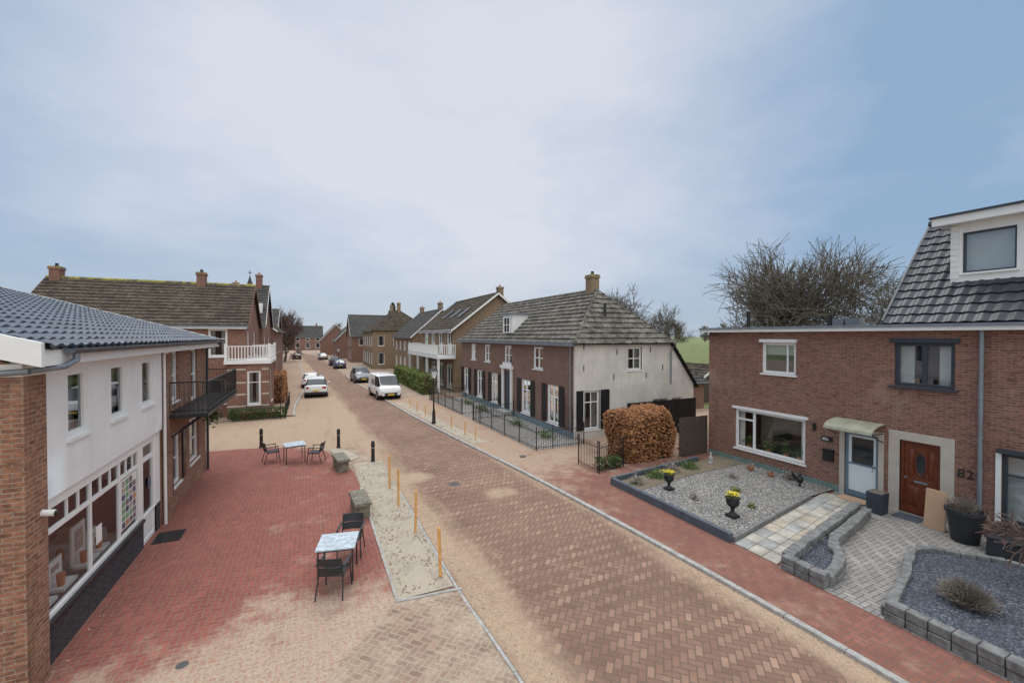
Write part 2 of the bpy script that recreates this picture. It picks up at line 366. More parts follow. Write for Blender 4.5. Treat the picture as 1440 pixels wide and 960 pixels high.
def window(A, F, a, b, c, d, fm='white', fw=.07, cols=1, rows=1, ts=None, zs=None, inset=.06, curtain='side', sill=True, glass='glass', mull=.045, sillmat=None, dark=True):
    n1, n0 = -inset, -inset-.07
    A.fb('windows', fm, F, a, a+fw, n0, n1, c, d); A.fb('windows', fm, F, b-fw, b, n0, n1, c, d)
    A.fb('windows', fm, F, a+fw, b-fw, n0, n1, d-fw, d); A.fb('windows', fm, F, a+fw, b-fw, n0, n1, c, c+fw)
    tl = ts if ts is not None else [a+(b-a)*i/cols for i in range(1, cols)]
    zl = zs if zs is not None else [c+(d-c)*i/rows for i in range(1, rows)]
    for t in tl: A.fb('windows', fm, F, t-mull/2, t+mull/2, n0+.01, n1-.01, c+fw, d-fw)
    for z in zl: A.fb('windows', fm, F, a+fw, b-fw, n0+.013, n1-.013, z-mull/2, z+mull/2)
    g = n0+.03
    A.face('panes', glass, [fp(F,a+fw,g,c+fw), fp(F,b-fw,g,c+fw), fp(F,b-fw,g,d-fw), fp(F,a+fw,g,d-fw)])
    k = n0-.1
    if curtain == 'side':
        w = (b-a)*.22
        for s0, s1 in ((a+.02, a+fw+w), (b-fw-w, b-.02)): A.face('curtains', 'curtain', [fp(F,s0,k,c), fp(F,s1,k,c), fp(F,s1,k,d), fp(F,s0,k,d)])
    elif curtain == 'top':
        A.face('curtains', 'curtain', [fp(F,a,k,c+(d-c)*.6), fp(F,b,k,c+(d-c)*.6), fp(F,b,k,d), fp(F,a,k,d)])
    elif curtain == 'full':
        A.face('curtains', 'curtain', [fp(F,a,k,c), fp(F,b,k,c), fp(F,b,k,d), fp(F,a,k,d)])
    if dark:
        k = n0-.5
        A.face('curtains', 'dark', [fp(F,a-.4,k,c-.4), fp(F,b+.4,k,c-.4), fp(F,b+.4,k,d+.3), fp(F,a-.4,k,d+.3)])  # dark sheet behind the pane stands in for the unlit room's shade
    if sill: A.fb('sills', sillmat or fm, F, a-.05, b+.05, -.05, .05, c-.06, c-.003)
def roof_plane(A, pn, mat, a, b, c, d, tw=.3, th=.36, amp=.03, step=.03, q=4, under='dark'):
    a, b, c, d = map(Vector, (a, b, c, d)); e = (b-a).normalized(); n = e.cross(d-a).normalized(); up = n.cross(e)
    V = (d-a).dot(up); uL1 = (d-a).dot(e); W = (b-a).length; uR1 = (c-a).dot(e)
    du = tw/q; umin = min(0, uL1); umax = max(W, uR1); N = int((umax-umin)/du)+2; rows = max(1, int(round(V/th)))
    jit = random.Random(int(W*100))
    def ring(v, h, jj):
        f = v/V; L = uL1*f; Rr = W+(uR1-W)*f; out = []
        for k in range(N):
            u = min(max(umin+k*du, L), Rr); ph = ((umin+k*du)/tw) % 1.
            hh = amp*(.5+.5*math.cos(2*math.pi*ph))
            out.append(a+e*u+up*v+n*(h+hh+jj[k//q]))
        return out
    prev = None
    for r in range(rows):
        v0, v1 = V*r/rows, V*(r+1)/rows
        jj = [jit.uniform(0, step*.35) for _ in range(N//q+2)]
        B = ring(v0, step, jj); T = ring(v1, 0, [x*.3 for x in jj])
        if prev is not None: strips = [(prev, B), (B, T)]
        else: strips = [([p-n*.05 for p in B], B), (B, T)]
        for s0, s1 in strips:
            for k in range(N-1):
                if (s0[k]-s0[k+1]).length < .02 and (s1[k]-s1[k+1]).length < .02: continue
                if (s1[k]-s1[k+1]).length < 1e-4: A.face(pn, mat, [s0[k], s0[k+1], s1[k]])
                elif (s0[k]-s0[k+1]).length < 1e-4: A.face(pn, mat, [s0[k], s1[k+1], s1[k]])
                else: A.face(pn, mat, [s0[k], s0[k+1], s1[k+1], s1[k]])
        prev = T
    if under:
        o = n*-.03; A.face(pn+'_underlay', under, [a+o, b+o, c+o, d+o] if (c-d).length > 1e-3 else [a+o, b+o, c+o])
def ridge(A, mat, p0, p1, r=.12, seg=.4):
    p0 = Vector(p0); p1 = Vector(p1); L = (p1-p0).length; n = max(1, int(L/seg))
    for i in range(n):
        A.cyl('ridge_tiles', mat, p0.lerp(p1, i/n), p0.lerp(p1, (i+1.06)/n), r*1.06, r*.94, 8)
def chimney(A, x, y, z0, z1, w=.5, d=.7, mat='brick_far', moss=True, pots=1):
    A.box('chimney', mat, x-w/2, x+w/2, y-d/2, y+d/2, z0, z1)
    A.box('chimney', mat, x-w/2-.05, x+w/2+.05, y-d/2-.05, y+d/2+.05, z1, z1+.12)
    A.box('chimney', 'moss' if moss else 'concrete', x-w/2-.02, x+w/2+.02, y-d/2-.02, y+d/2+.02, z1+.12, z1+.2)
    for i in range(pots):
        A.cyl('chimney', 'terracotta' if not moss else 'black', (x, y+(i-(pots-1)/2)*.3, z1+.2), (x, y+(i-(pots-1)/2)*.3, z1+.42), .1, .08, 10)

# ------------------------------------------------------------------ ground, road
def curve_x(pts, y):
    if y <= pts[0][0]: return pts[0][1]
    for i in range(len(pts)-1):
        (y0, x0), (y1, x1) = pts[i], pts[i+1]
        if y <= y1:
            xm = pts[i-1] if i > 0 else pts[i]; xp = pts[i+2] if i+2 < len(pts) else pts[i+1]
            m0 = (x1-xm[1])/(y1-xm[0]) if y1 != xm[0] else 0; m1 = (xp[1]-x0)/(xp[0]-y0) if xp[0] != y0 else 0
            h = y1-y0; t = (y-y0)/h
            return (2*t**3-3*t*t+1)*x0+(t**3-2*t*t+t)*h*m0+(-2*t**3+3*t*t)*x1+(t**3-t*t)*h*m1
    return pts[-1][1]
KR = [(-20, 8.2), (3.4, 8.0), (7.5, 7.86), (13.8, 7.42), (20.6, 6.7), (28.4, 5.95), (40, 5.2), (50, 4.5), (80, 3.2), (125, .5), (200, -9)]
KL = [(-20, 2.95), (5.8, 2.93), (8.5, 2.8), (15, 2.75), (18.6, 2.5), (22, 1.6), (31, -.9), (48, -.5), (80, -1.5), (127, -3.4), (200, -13)]
def sheet(name, mat, pts, z):
    A = Asm(name); A.face(name, mat, [(x, y, z) for x, y in pts]); return A.finish(single=True)
def ribbon(name, mat, fl, fr, y0, y1, z, step=1.):
    A = Asm(name); n = int((y1-y0)/step)
    for i in range(n):
        a = y0+(y1-y0)*i/n; b = y0+(y1-y0)*(i+1)/n
        A.face(name, mat, [(fl(a), a, z), (fr(a), a, z), (fr(b), b, z), (fl(b), b, z)])
    return A.finish(single=True)
A = Asm('ground'); xs = [-1500, -400, -120, -40, 0, 30, 36, 40, 44, 48, 52, 56, 62, 70, 120, 400, 1500]; ys = [-600, -100, -20, 0, 20, 40, 60, 80, 110, 150, 220, 400, 900, 2500]
def gz(x):
    h = 0
    if 36 < x < 70:
        h = max(0, min(1, (x-38)/10.))*max(0, min(1, (70-x)/8.)); h = h*h*(3-2*h)*4.1
    return h
for i in range(len(xs)-1):
    for j in range(len(ys)-1):
        A.face('ground', 'grass', [(xs[i], ys[j], gz(xs[i])), (xs[i+1], ys[j], gz(xs[i+1])), (xs[i+1], ys[j+1], gz(xs[i+1])), (xs[i], ys[j+1], gz(xs[i]))])
A.finish(single=True)
sheet('village_yard_paving', 'brownpave', [(-60,-20), (26,-20), (26,200), (-60,200)], .004)
sheet('side_street', 'road', [(-60,22.3), (3,21.5), (3,31.4), (-60,30.5)], .008)
ribbon('road', 'road', lambda y: curve_x(KL, y), lambda y: curve_x(KR, y)+.01, -20, 200, .012)
sheet('red_plaza', 'plaza', [(-3.8,-20), (1.55,-20), (1.55,15), (1.5,17.5), (1.1,19.5), (.6,21.3), (-.5,22.6), (-3,23.4), (-12,23.9), (-12,-20)], .016)
sheet('sandy_paving', 'brownpave', [(-.2,-20), (2.85,-20), (2.78,8.5), (1.5,8.62), (1.2,8.2), (.5,7.5), (-.2,6.5)], .02)
def heap(name, mat, inside, x0, x1, y0, y1, base, amp, seed, st=.14):
    rg = random.Random(seed); A = Asm(name); nx = int((x1-x0)/st); ny = int((y1-y0)/st); g = {}
    for i in range(nx+1):
        for j in range(ny+1):
            x = x0+(x1-x0)*i/nx; y = y0+(y1-y0)*j/ny; k = inside(x, y)
            g[i,j] = (x, y, base+max(0,k)*amp*(.5+.5*math.sin(x*5.1+y*1.7)*math.cos(y*2.9-x))+max(0,k)*rg.uniform(0,.018), k)
    for i in range(nx):
        for j in range(ny):
            q = [g[i,j], g[i+1,j], g[i+1,j+1], g[i,j+1]]
            if all(v[3] >= 0 for v in q): A.face(name, mat, [v[:3] for v in q])
    return A.finish(single=True)
heap('planting_strip', 'soil', lambda x, y: min(1, 5*min(x-1.56, 2.7-x+.0*y, y-8.6, (18.8-y))), 1.56, 2.7, 8.62, 18.6, .022, .05, 1, .12)
sheet('planting_strip', 'soil', [(1.5,19.1), (1.9,19.6), (1.5,21.0), (1.0,21.7), (.75,21.3), (1.15,19.6)], .03)
def kerbline(name, mat, f, y0, y1, w, z0, z1, L=1.0):
    A = Asm(name); y = y0
    while y < y1:
        e = y+L-.012
        a, b = f(y), f(e)
        A.hull(name, mat, [(a,y,z0), (a+w,y,z0), (b+w,e,z0), (b,e,z0)], [(a,y,z1), (a+w,y,z1), (b+w,e,z1), (b,e,z1)]); y += L
    return A.finish(.008, single=True)
kerbline('kerb', 'concrete', lambda y: curve_x(KR, y), -8, 60, .13, 0, .085)
kerbline('gutter_edging', 'concrete', lambda y: curve_x(KL, y)-.08, -6, 18.5, .06, 0, .024)
kerbline('planting_edge', 'concrete', lambda y: 1.5, 8.65, 15, .06, 0, .04)
kerbline('far_kerb', 'concrete', lambda y: curve_x(KL, y)-.15, 31.5, 100, .15, 0, .1)
A = Asm('planting_edge'); A.hull('e', 'concrete', [(1.5,8.56,0), (2.82,8.42,0), (2.82,8.48,0), (1.5,8.62,0)], [(1.5,8.56,.04), (2.82,8.42,.04), (2.82,8.48,.04), (1.5,8.62,.04)]); A.finish(single=True)
ribbon('sidewalk', 'walk', lambda y: curve_x(KR, y)+.13, lambda y: 25, -20, 36.5, .06)
ribbon('sidewalk', 'brownpave', lambda y: curve_x(KR, y)+.17, lambda y: curve_x(KR, y)+14, 36.5, 130, .06)
ribbon('planting_strip', 'soil', lambda y: curve_x(KR, y)+.3, lambda y: curve_x(KR, y)+1.1, 19.5, 34, .068)
ribbon('sidewalk', 'walk', lambda y: curve_x(KL, y)-2.8, lambda y: curve_x(KL, y)-.15, 31.6, 130, .07)
for (x, y, r) in ((-1.9,8.4,.09), (4.6,14.6,.2), (6.2,31.,.25), (8.3,16.5,.15)):
    A = Asm('manhole_cover'); zb = .07 if x > 8 else .0; A.cyl('m', 'bitumen', (x,y,zb-.01), (x,y,zb+.018), r, r, 20); A.finish(single=True)
A = Asm('loose_debris'); A.nomerge.add('d')
def crumb(x, y, z, s):
    a = rnd.uniform(0,6.28); t = rnd.uniform(-.3,.3); c = Vector((x,y,z+.004)); u = Vector((math.cos(a)*s, math.sin(a)*s, t*s)); v = Vector((-math.sin(a)*s*.6, math.cos(a)*s*.6, s*.25))
    A.face('d', 'debris', [c-u, c-v, c+u, c+v])
for _ in range(1300): crumb(rnd.uniform(1.6,2.68), rnd.uniform(8.7,18.4), .06, rnd.uniform(.01,.035))
for _ in range(700): y = rnd.uniform(4,30); crumb(curve_x(KR,y)-abs(rnd.gauss(0,.35)), y, .014, rnd.uniform(.008,.025))
for _ in range(500): y = rnd.uniform(5,18); crumb(curve_x(KL,y)+abs(rnd.gauss(0,.3)), y, .014, rnd.uniform(.008,.022))
for _ in range(700): crumb(rnd.uniform(-3.7,1.5), rnd.uniform(6,20), .018, rnd.uniform(.006,.018))
for _ in range(150): crumb(-3.65+abs(rnd.gauss(0,.12)), rnd.uniform(8,20), .018, rnd.uniform(.01,.03))
for _ in range(350): crumb(rnd.uniform(8,9.5), rnd.uniform(2,30), .063, rnd.uniform(.006,.018))
for _ in range(500): y = rnd.uniform(19.5,34); crumb(curve_x(KR,y)+rnd.uniform(.2,1.3), y, .07, rnd.uniform(.015,.05))
A.finish(single=True)

# ------------------------------------------------------------------ shop building (left)
S = Asm('shop_building', (-3.8, 9, 0)); F = ('x', -3.8, 1)
Ye = 20.5; yp = 9.02
Fw = ('x', -3.74, 1)
wins = [(9.75,10.5), (11.5,12.3), (13.3,14.1)]
wall(S, 'walls', 'render_white', Fw, yp, 14.8, 2.72, 4.95, [(a,b,3.55,4.72) for a,b in wins])
S.face('walls', 'render_white', [(-3.74,yp,2.72), (-3.74,14.8,2.72), (-3.95,14.8,2.72), (-3.95,yp,2.72)])
S.face('walls', 'render_white', [(-3.74,14.8,2.72), (-3.74,14.8,4.95), (-3.81,14.8,4.95), (-3.81,14.8,2.72)])
for a, b in wins: window(S, Fw, a, b, 3.55, 4.72, 'white', .1, curtain='full', inset=.03)
shop = (yp+.08, 13.25, .75, 2.6); door = (13.5, 14.45, .02, 2.6)
wall(S, 'walls', 'white', F, yp, 14.8, .75, 2.715, [shop, (13.5,14.45,.75,2.6)], rev=.1)
wall(S, 'plinth', 'brick_dark', F, yp, 13.5, 0, .75)
wall(S, 'plinth', 'brick_dark', F, 14.45, 14.8, 0, .75)
S.fb('sills', 'black', F, yp+.02, 13.4, .0, .07, .7, .76)
window(S, F, *shop, 'white', .08, ts=[10.75, 12.1], zs=[2.15], curtain=None, sill=False, glass='glassclear', mull=.08, dark=False, inset=.0)
for t in (9.9,10.3,11.2,11.65,12.5,12.9): S.fb('windows', 'white', F, t-.02, t+.02, -.05, -.015, 2.17, 2.53)
window(S, F, *door, 'white', .1, zs=[.7, 2.15], curtain=None, sill=False, glass='glassclear', mull=.12, dark=False, inset=.03)
S.fb('door', 'white', F, 13.6, 14.35, -.088, -.052, .12, .64)
S.fb('posters', 'white', F, 12.2, 13.12, -.03, -.025, .95, 2.08)
for i in range(4):
    for j in range(7):
        S.fb('posters', rnd.choice(['poster','poster','cargrey','carblue','terracotta','ivy_p','curtain']), F, 12.25+i*.215, 12.43+i*.215, -.0245, -.022, .98+j*.155, 1.11+j*.155)
S.fb('posters', 'carblue', F, 14.0, 14.2, -.045, -.04, 1.35, 1.6); S.fb('posters', 'white', F, 11.0, 11.25, -.03, -.025, 1.2, 1.55)
S.box('interior', 'interior', -6.4, -6.3, 8.6, 14.8, 0, 2.7); S.face('interior', 'interior', [(-6.3,8.6,.05), (-3.9,8.6,.05), (-3.9,14.8,.05), (-6.3,14.8,.05)])
S.face('interior', 'white', [(-6.3,8.6,2.69), (-3.96,8.6,2.69), (-3.96,14.8,2.69), (-6.3,14.8,2.69)])
for y in (9.4, 10.9, 12.3):
    S.box('interior_furniture', 'white', -5.2, -4.4, y, y+.9, .05, .78); S.box('interior_furniture', 'curtain', -6.25, -5.9, y, y+1.1, .05, 1.9)
    S.box('interior_furniture', 'cardboard', -5.0, -4.7, y+.2, y+.5, .79, 1.05); S.cyl('interior_furniture', 'terracotta', (-4.6,y+.7,.79), (-4.6,y+.7,1.0), .07, .05, 10)
for (y0, y1, z1, mm) in ((9.3,9.9,1.55,'curtain'), (10.1,10.6,1.3,'white'), (10.95,11.5,1.6,'curtain'), (11.6,12.0,1.25,'white')):
    S.box('window_display', mm, -4.2, -4.17, y0, y1, .85, z1); S.box('window_display', 'white', -4.16, -3.95, y0, y1, .8, .86)
    S.cyl('window_display', 'terracotta', (-4.05,y0+.15,.86), (-4.05,y0+.15,1.08), .05, .07, 8); S.box('window_display', 'poster', -4.168, -4.162, y0+.12, y1-.12, 1.1, z1-.1)
wall(S, 'walls', 'brick_shop', ('x', -3.7, 1), 8.45, yp, 0, 4.72)
S.face('walls', 'brick_shop', [(-3.7,yp,0), (-3.7,yp,4.72), (-3.85,yp,4.72), (-3.85,yp,0)])
wall(S, 'walls', 'brick_shop', ('y', 8.45, -1), -17, -3.7, 0, 4.9)
S.box('fascia', 'white', -17, -3.69, 8.4, 8.44, 4.72, 4.9); S.box('fascia', 'white', -3.76, -3.69, 8.441, yp, 4.72, 4.9)
ow = [(15.9,16.7,3.3,4.85), (16.0,16.9,.7,2.3), (18.0,19.3,.85,2.4), (18.3,19.2,3.0,4.85)]
wall(S, 'walls', 'brick_shop', F, 14.8, Ye, 0, 5.0, ow)
for o in ow: window(S, F, *o, 'white', .1, rows=2 if o[3]-o[2] > 1.5 else 1, curtain='full' if o[0] < 17 else 'side')
S.box('walls', 'brick_shop', -3.8, -3.68, 15.05, 15.5, 0, 4.88)
wall(S, 'walls', 'brick_shop', ('y', Ye, 1), -17, -3.8, 0, 5.0)
S.fb('shutters', 'black', F, 15.6, 15.9, .0, .05, .5, 2.3); S.fb('shutters', 'black', F, 17.0, 17.3, .0, .05, .7, 2.3)
eave, rz, rx = 5.12, 7.2, -10.6
roof_plane(S, 'roof', 't_shop', (-3.35, 8.25, eave), (-3.35, Ye+.3, eave), (rx, Ye+.3, rz), (rx, 8.25, rz), .3, .35, .045, .03, 6, 'white')
roof_plane(S, 'roof', 't_shop', (-17.8, Ye+.3, eave), (-17.8, 8.25, eave), (rx, 8.25, rz), (rx, Ye+.3, rz), .3, .35, .045, .03, 4)
ridge(S, 't_shop', (rx, 8.25, rz+.02), (rx, Ye+.3, rz+.02))
for Y0, Y1 in ((8.16, 8.245), (Ye+.305, Ye+.36)):
    S.hull('verge_board', 'white', [(-3.39,Y0,4.86), (-3.39,Y1,4.86), (rx,Y1,rz-.26), (rx,Y0,rz-.26)], [(-3.39,Y0,eave+.08), (-3.39,Y1,eave+.08), (rx,Y1,rz+.08), (rx,Y0,rz+.08)])
S.face('soffit', 'white', [(-3.4,8.246,4.88), (-3.4,8.45,4.88), (-10,8.45,4.88+1.85), (-10,8.246,4.88+1.85)])
for yy in (8.452, Ye): S.face('walls', 'brick_shop', [(-3.8,yy,4.9), (-17,yy,4.9), (rx,yy,rz-.1)])
S.box('fascia', 'white', -3.86, -3.42, 8.5, Ye+.3, 4.9, 5.02)
S.fb('fascia', 'white', ('x', -3.418, 1), 8.25, Ye+.3, 0, .027, 4.87, 5.1)
for i in range(8):
    a0 = math.pi+math.pi*i/8; a1 = math.pi+math.pi*(i+1)/8; r = .075; cx, cz = -3.3, 5.1
    S.face('gutter', 'anthra', [(cx+r*math.cos(a0), 8.7, cz+r*math.sin(a0)), (cx+r*math.cos(a1), 8.7, cz+r*math.sin(a1)), (cx+r*math.cos(a1), Ye+.35, cz+r*math.sin(a1)), (cx+r*math.cos(a0), Ye+.35, cz+r*math.sin(a0))])
S.tube('gutter', 'zinc', [(-3.3,8.9,5.03), (-3.3,8.9,4.93), (-3.36,8.7,4.84), (-3.6,8.36,4.8), (-4.4,8.34,4.74), (-6,8.34,4.62)], .045, 10)
S.tube('gutter', 'anthra', [(-3.3,Ye+.1,5.03), (-3.72,Ye-.1,4.8), (-3.72,Ye-.1,0)], .045, 10)
S.tube('gutter', 'white', [(-3.3,14.9,5.03), (-3.72,14.95,4.8), (-3.72,14.95,0)], .04, 10)
for y in (15.4, 17.4, 19.4, 20.5):
    S.tube('balcony', 'black', [(-3.75,y,2.3), (-2.9,y,2.95)], .03, 6)
S.box('balcony', 'black', -3.8, -2.75, 15.2, 20.7, 2.92, 3.02)
rail = [(-3.78,15.25), (-2.78,15.25), (-2.78,20.65), (-3.78,20.65)]
for (x0,y0), (x1,y1) in zip(rail[:-1], rail[1:]):
    L = math.hypot(x1-x0, y1-y0); n = int(L/.11)
    for z in (3.12, 3.95): S.tube('balcony', 'black', [(x0,y0,z), (x1,y1,z)], .022, 6)
    for i in range(n+1):
        x = x0+(x1-x0)*i/n; y = y0+(y1-y0)*i/n; S.cyl('balcony', 'black', (x,y,3.0), (x,y,3.95), .009, .009, 4)
S.cyl('wall_camera', 'white', (-3.7,8.85,2.62), (-3.55,8.85,2.6), .05, .05, 10); S.cyl('wall_camera', 'black', (-3.55,8.85,2.6), (-3.52,8.85,2.6), .045, .03, 10)
S.finish()
A = Asm('doormat'); A.box('mat', 'black', -3.7, -3.1, 13.6, 14.3, .016, .035); A.finish(.005, True)
A = Asm('flower_basket'); c = Vector((-3.3,18.9,2.4))
A.leaves('l', 'ivy', lambda: c+Vector((rnd.gauss(0,.12), rnd.gauss(0,.2), rnd.gauss(0,.18))), 250, .05); A.finish(single=True)

# ------------------------------------------------------------------ generic house
def house(name, X0, X1, Y0, Y1, eave, rz, axis='y', wm='brick_far', rm='t_dark', hip=0., ch=(), front=None, south=None, fs=-1, ov=.25, moss=False, q=2, ridgemat=None, step=.045):
    A = Asm(name, ((X0+X1)/2, (Y0+Y1)/2, 0)); xf = X0 if fs < 0 else X1; xb = X1 if fs < 0 else X0
    Ff = ('x', xf, fs); Fs = ('y', Y0, -1)
    fo = front or []; so = south or []
    wall(A, 'walls', wm, Ff, Y0, Y1, 0, eave, [o[:4] for o in fo]); wall(A, 'walls', wm, Fs, X0, X1, 0, eave, [o[:4] for o in so])
    wall(A, 'walls', wm, ('x', xb, -fs), Y0, Y1, 0, eave); wall(A, 'walls', wm, ('y', Y1, 1), X0, X1, 0, eave)
    for FF, L in ((Ff, fo), (Fs, so)):
        for o in L:
            kw = o[4] if len(o) > 4 else {}
            if kw.get('door'): A.fb('door', kw['door'], FF, o[0], o[1], -.12, -.06, o[2], o[3])
            else: window(A, FF, *o[:4], **kw)
    rm2 = ridgemat or ('moss' if moss else rm); kw = dict(tw=.28, th=.36, amp=.035, step=step, q=q)
    if axis == 'y':
        xm = (X0+X1)/2; sl = (rz-eave)/(xm-X0); e0 = eave-ov*sl; h = hip
        a, b, c, d = (X0-ov, Y0-ov, e0), (X1+ov, Y0-ov, e0), (X1+ov, Y1+ov, e0), (X0-ov, Y1+ov, e0)
        r0, r1 = (xm, Y0-ov+h, rz), (xm, Y1+ov-h, rz)
        roof_plane(A, 'roof', rm, d, a, r0, r1, **kw); roof_plane(A, 'roof', rm, b, c, r1, r0, **kw)
        if h:
            roof_plane(A, 'roof', rm, a, b, r0, r0, **kw); roof_plane(A, 'roof', rm, c, d, r1, r1, **kw)
            for p in (a, b): ridge(A, rm2, p, r0, .09)
            for p in (c, d): ridge(A, rm2, p, r1, .09)
        else:
            for yy in (Y0, Y1): A.face('walls', wm, [(X0,yy,eave), (X1,yy,eave), (xm,yy,rz-.08)])
            for yy in (Y0-ov-.03, Y1+ov):
                for xx, xs_ in ((X0-ov, 1), (X1+ov, -1)):
                    A.hull('verge', 'white' if ov > .2 else wm, [(xx,yy,e0-.14), (xx,yy+.03,e0-.14), (xm,yy+.03,rz-.14), (xm,yy,rz-.14)], [(xx,yy,e0+.06), (xx,yy+.03,e0+.06), (xm,yy+.03,rz+.06), (xm,yy,rz+.06)])
        ridge(A, rm2, r0, r1)
        for xx, s_ in ((X0-ov, -1), (X1+ov, 1)): A.box('gutter', 'zinc', xx, xx+s_*.1, Y0-ov, Y1+ov, e0-.1, e0)
    else:
        ym = (Y0+Y1)/2; sl = (rz-eave)/(ym-Y0); e0 = eave-ov*sl; h = hip
        a, b, c, d = (X0-ov, Y0-ov, e0), (X1+ov, Y0-ov, e0), (X1+ov, Y1+ov, e0), (X0-ov, Y1+ov, e0)
        r0, r1 = (X0-ov+h, ym, rz), (X1+ov-h, ym, rz)
        roof_plane(A, 'roof', rm, a, b, r1, r0, **kw); roof_plane(A, 'roof', rm, c, d, r0, r1, **kw)
        if h:
            roof_plane(A, 'roof', rm, d, a, r0, r0, **kw); roof_plane(A, 'roof', rm, b, c, r1, r1, **kw)
        else:
            for xx in (X0, X1): A.face('walls', wm, [(xx,Y0,eave), (xx,Y1,eave), (xx,ym,rz-.08)])
            for xx in (X0-ov-.03, X1+ov):
                for yy in (Y0-ov, Y1+ov):
                    A.hull('verge', 'white' if ov > .2 else wm, [(xx,yy,e0-.14), (xx+.03,yy,e0-.14), (xx+.03,ym,rz-.14), (xx,ym,rz-.14)], [(xx,yy,e0+.06), (xx+.03,yy,e0+.06), (xx+.03,ym,rz+.06), (xx,ym,rz+.06)])
        ridge(A, rm2, r0, r1)
        for yy, s_ in ((Y0-ov, -1), (Y1+ov, 1)): A.box('gutter', 'zinc', X0-ov, X1+ov, yy, yy+s_*.1, e0-.1, e0)
    for (x, y, zt) in ch: chimney(A, x, y, rz-1.2, zt, moss=moss, mat=wm if 'brick' in wm else 'brick_far')
    return A
def rowwins(t0, t1, n, z0, z1, w=1., **kw):
    out = []
    for i in range(n):
        c = t0+(t1-t0)*(i+.5)/n; out.append((c-w/2, c+w/2, z0, z1, kw))
    return out

# ------------------------------------------------------------------ brick farmhouse with rendered gable (right)
up = [(y-.6, y+.6, 3.35, 4.65) for y in (32.8, 29.8, 26.1, 21.9)]
lowc = (34.6, 31.4, 28.4, 23.45, 20.2)
low = [(y-.62, y+.62, .5, 2.6) for y in lowc]
fr = [(*o, dict(cols=2, rows=2, fw=.1, mull=.07, curtain='side')) for o in up]+[(*o, dict(cols=2, zs=[1.95], fw=.1, mull=.07, curtain='top' if i % 2 else 'side')) for i, o in enumerate(low)]
fr.append((25.6, 26.7, .35, 2.9, dict(door='anthra')))
so = [(12.5, 13.5, .5, 2.5, dict(cols=2, zs=[1.9], fw=.1)), (15.3, 16.3, 3.45, 4.7, dict(cols=2, rows=2, fw=.1)), (17.1, 18.15, .95, 1.8, dict(cols=2, fw=.08))]
H = house('brick_farmhouse', 12, 18.26, 18, 35.8, 5.1, 7.95, 'y', 'brick_house', 't_old', hip=2.7, front=fr, south=so, q=4, ridgemat='t_old', step=.06)
wall(H, 'gable_render', 'render_cream', ('y', 17.985, -1), 11.99, 18.27, 0, 5.0, [o[:4] for o in so], rev=.1)
H.face('gable_render', 'render_cream', [(11.99,17.985,0), (11.985,18.12,0), (11.985,18.12,5.0), (11.99,17.985,5.0)])
Ff = ('x', 12, -1); Fs = ('y', 17.985, -1)
wall(H, 'plinth', 'bluegrey', ('x', 11.975, -1), 18.12, 35.8, 0, .4)
def shutter(A, F, t0, t1, z0, z1, mat='black'):
    A.fb('shutters', mat, F, t0, t1, .012, .04, z0, z1)
    n = int((z1-z0)/.1)
    for i in range(n): A.fb('shutters', mat, F, t0+.04, t1-.04, .04, .052, z0+.05+i*(z1-z0-.08)/n, z0+.1+i*(z1-z0-.08)/n)
for y in lowc: shutter(H, Ff, y-1.2, y-.66, .5, 2.62); shutter(H, Ff, y+.66, y+1.2, .5, 2.62)
shutter(H, Fs, 12.05, 12.46, .5, 2.52); shutter(H, Fs, 13.54, 14.1, .5, 2.52)
for t in (25.35, 26.72): H.fb('door_surround', 'white', Ff, t, t+.23, 0, .1, .35, 3.1)
H.fb('door_surround', 'white', Ff, 25.2, 27.1, 0, .16, 3.1, 3.3); H.fb('door_surround', 'white', Ff, 25.5, 26.8, 0, .08, 3.3, 3.5)
H.fb('door_surround', 'concrete', Ff, 25.4, 26.9, .03, .6, 0, .3)
H.fb('cornice', 'white', Ff, 17.8, 35.9, .0, .12, 4.88, 4.98); H.fb('cornice', 'zinc', Ff, 17.8, 35.9, .12, .3, 4.86, 4.98)
for x, z in ((12.5,3.5), (12.5,4.6), (14.6,4.3), (14.4,3.0), (16.9,4.4), (16.6,3.0), (17.8,3.4)): H.fb('wall_anchors', 'black', Fs, x-.02, x+.02, 0, .02, z, z+.3)
H.tube('downpipe', 'zinc', [(18.5,17.9,4.7), (18.35,17.9,4.4), (18.35,17.9,2.6)], .04); H.tube('downpipe', 'zinc', [(11.93,18.35,4.85), (11.93,18.35,.1)], .04)
dx, dy0, dy1 = 12.35, 26.1, 27.7
H.box('dormer', 'white', dx, dx+.12, dy0, dy1, 5.35, 6.75)
window(H, ('x', dx, -1), dy0+.3, dy1-.3, 5.5, 6.6, 'white', .07, cols=2, rows=2, inset=-.09, dark=False, sill=False, curtain=None, glass='carglass')
for yy in (dy0, dy1-.06): H.hull('dormer', 'white', [(dx+.12,yy,5.4), (dx+.12,yy+.06,5.4), (dx+1.75,yy+.06,6.7), (dx+1.75,yy,6.7)], [(dx+.12,yy,6.75), (dx+.12,yy+.06,6.75), (dx+1.8,yy+.06,6.75), (dx+1.8,yy,6.75)])
H.box('dormer', 'zinc', dx-.15, dx+1.9, dy0-.12, dy1+.12, 6.755, 6.87)
chimney(H, 15.13, 20.9, 7.3, 8.7, .55, .6, 'brick_yellow', True, 1)
H.cyl('vent_pipe', 'black', (14.6,19.0,6.0), (14.6,19.0,7.1), .07, .07, 10)
wall(H, 'gable_render', 'render_cream', Fs, 18.27, 20.2, 0, 2.5, [(18.5,19.3,.95,1.8)], rev=.1)
window(H, Fs, 18.5, 19.3, .95, 1.8, 'white', .08, cols=2)
H.face('gable_render', 'render_cream', [(18.27,17.985,2.5), (20.2,17.985,2.5), (18.27,17.985,4.95)])
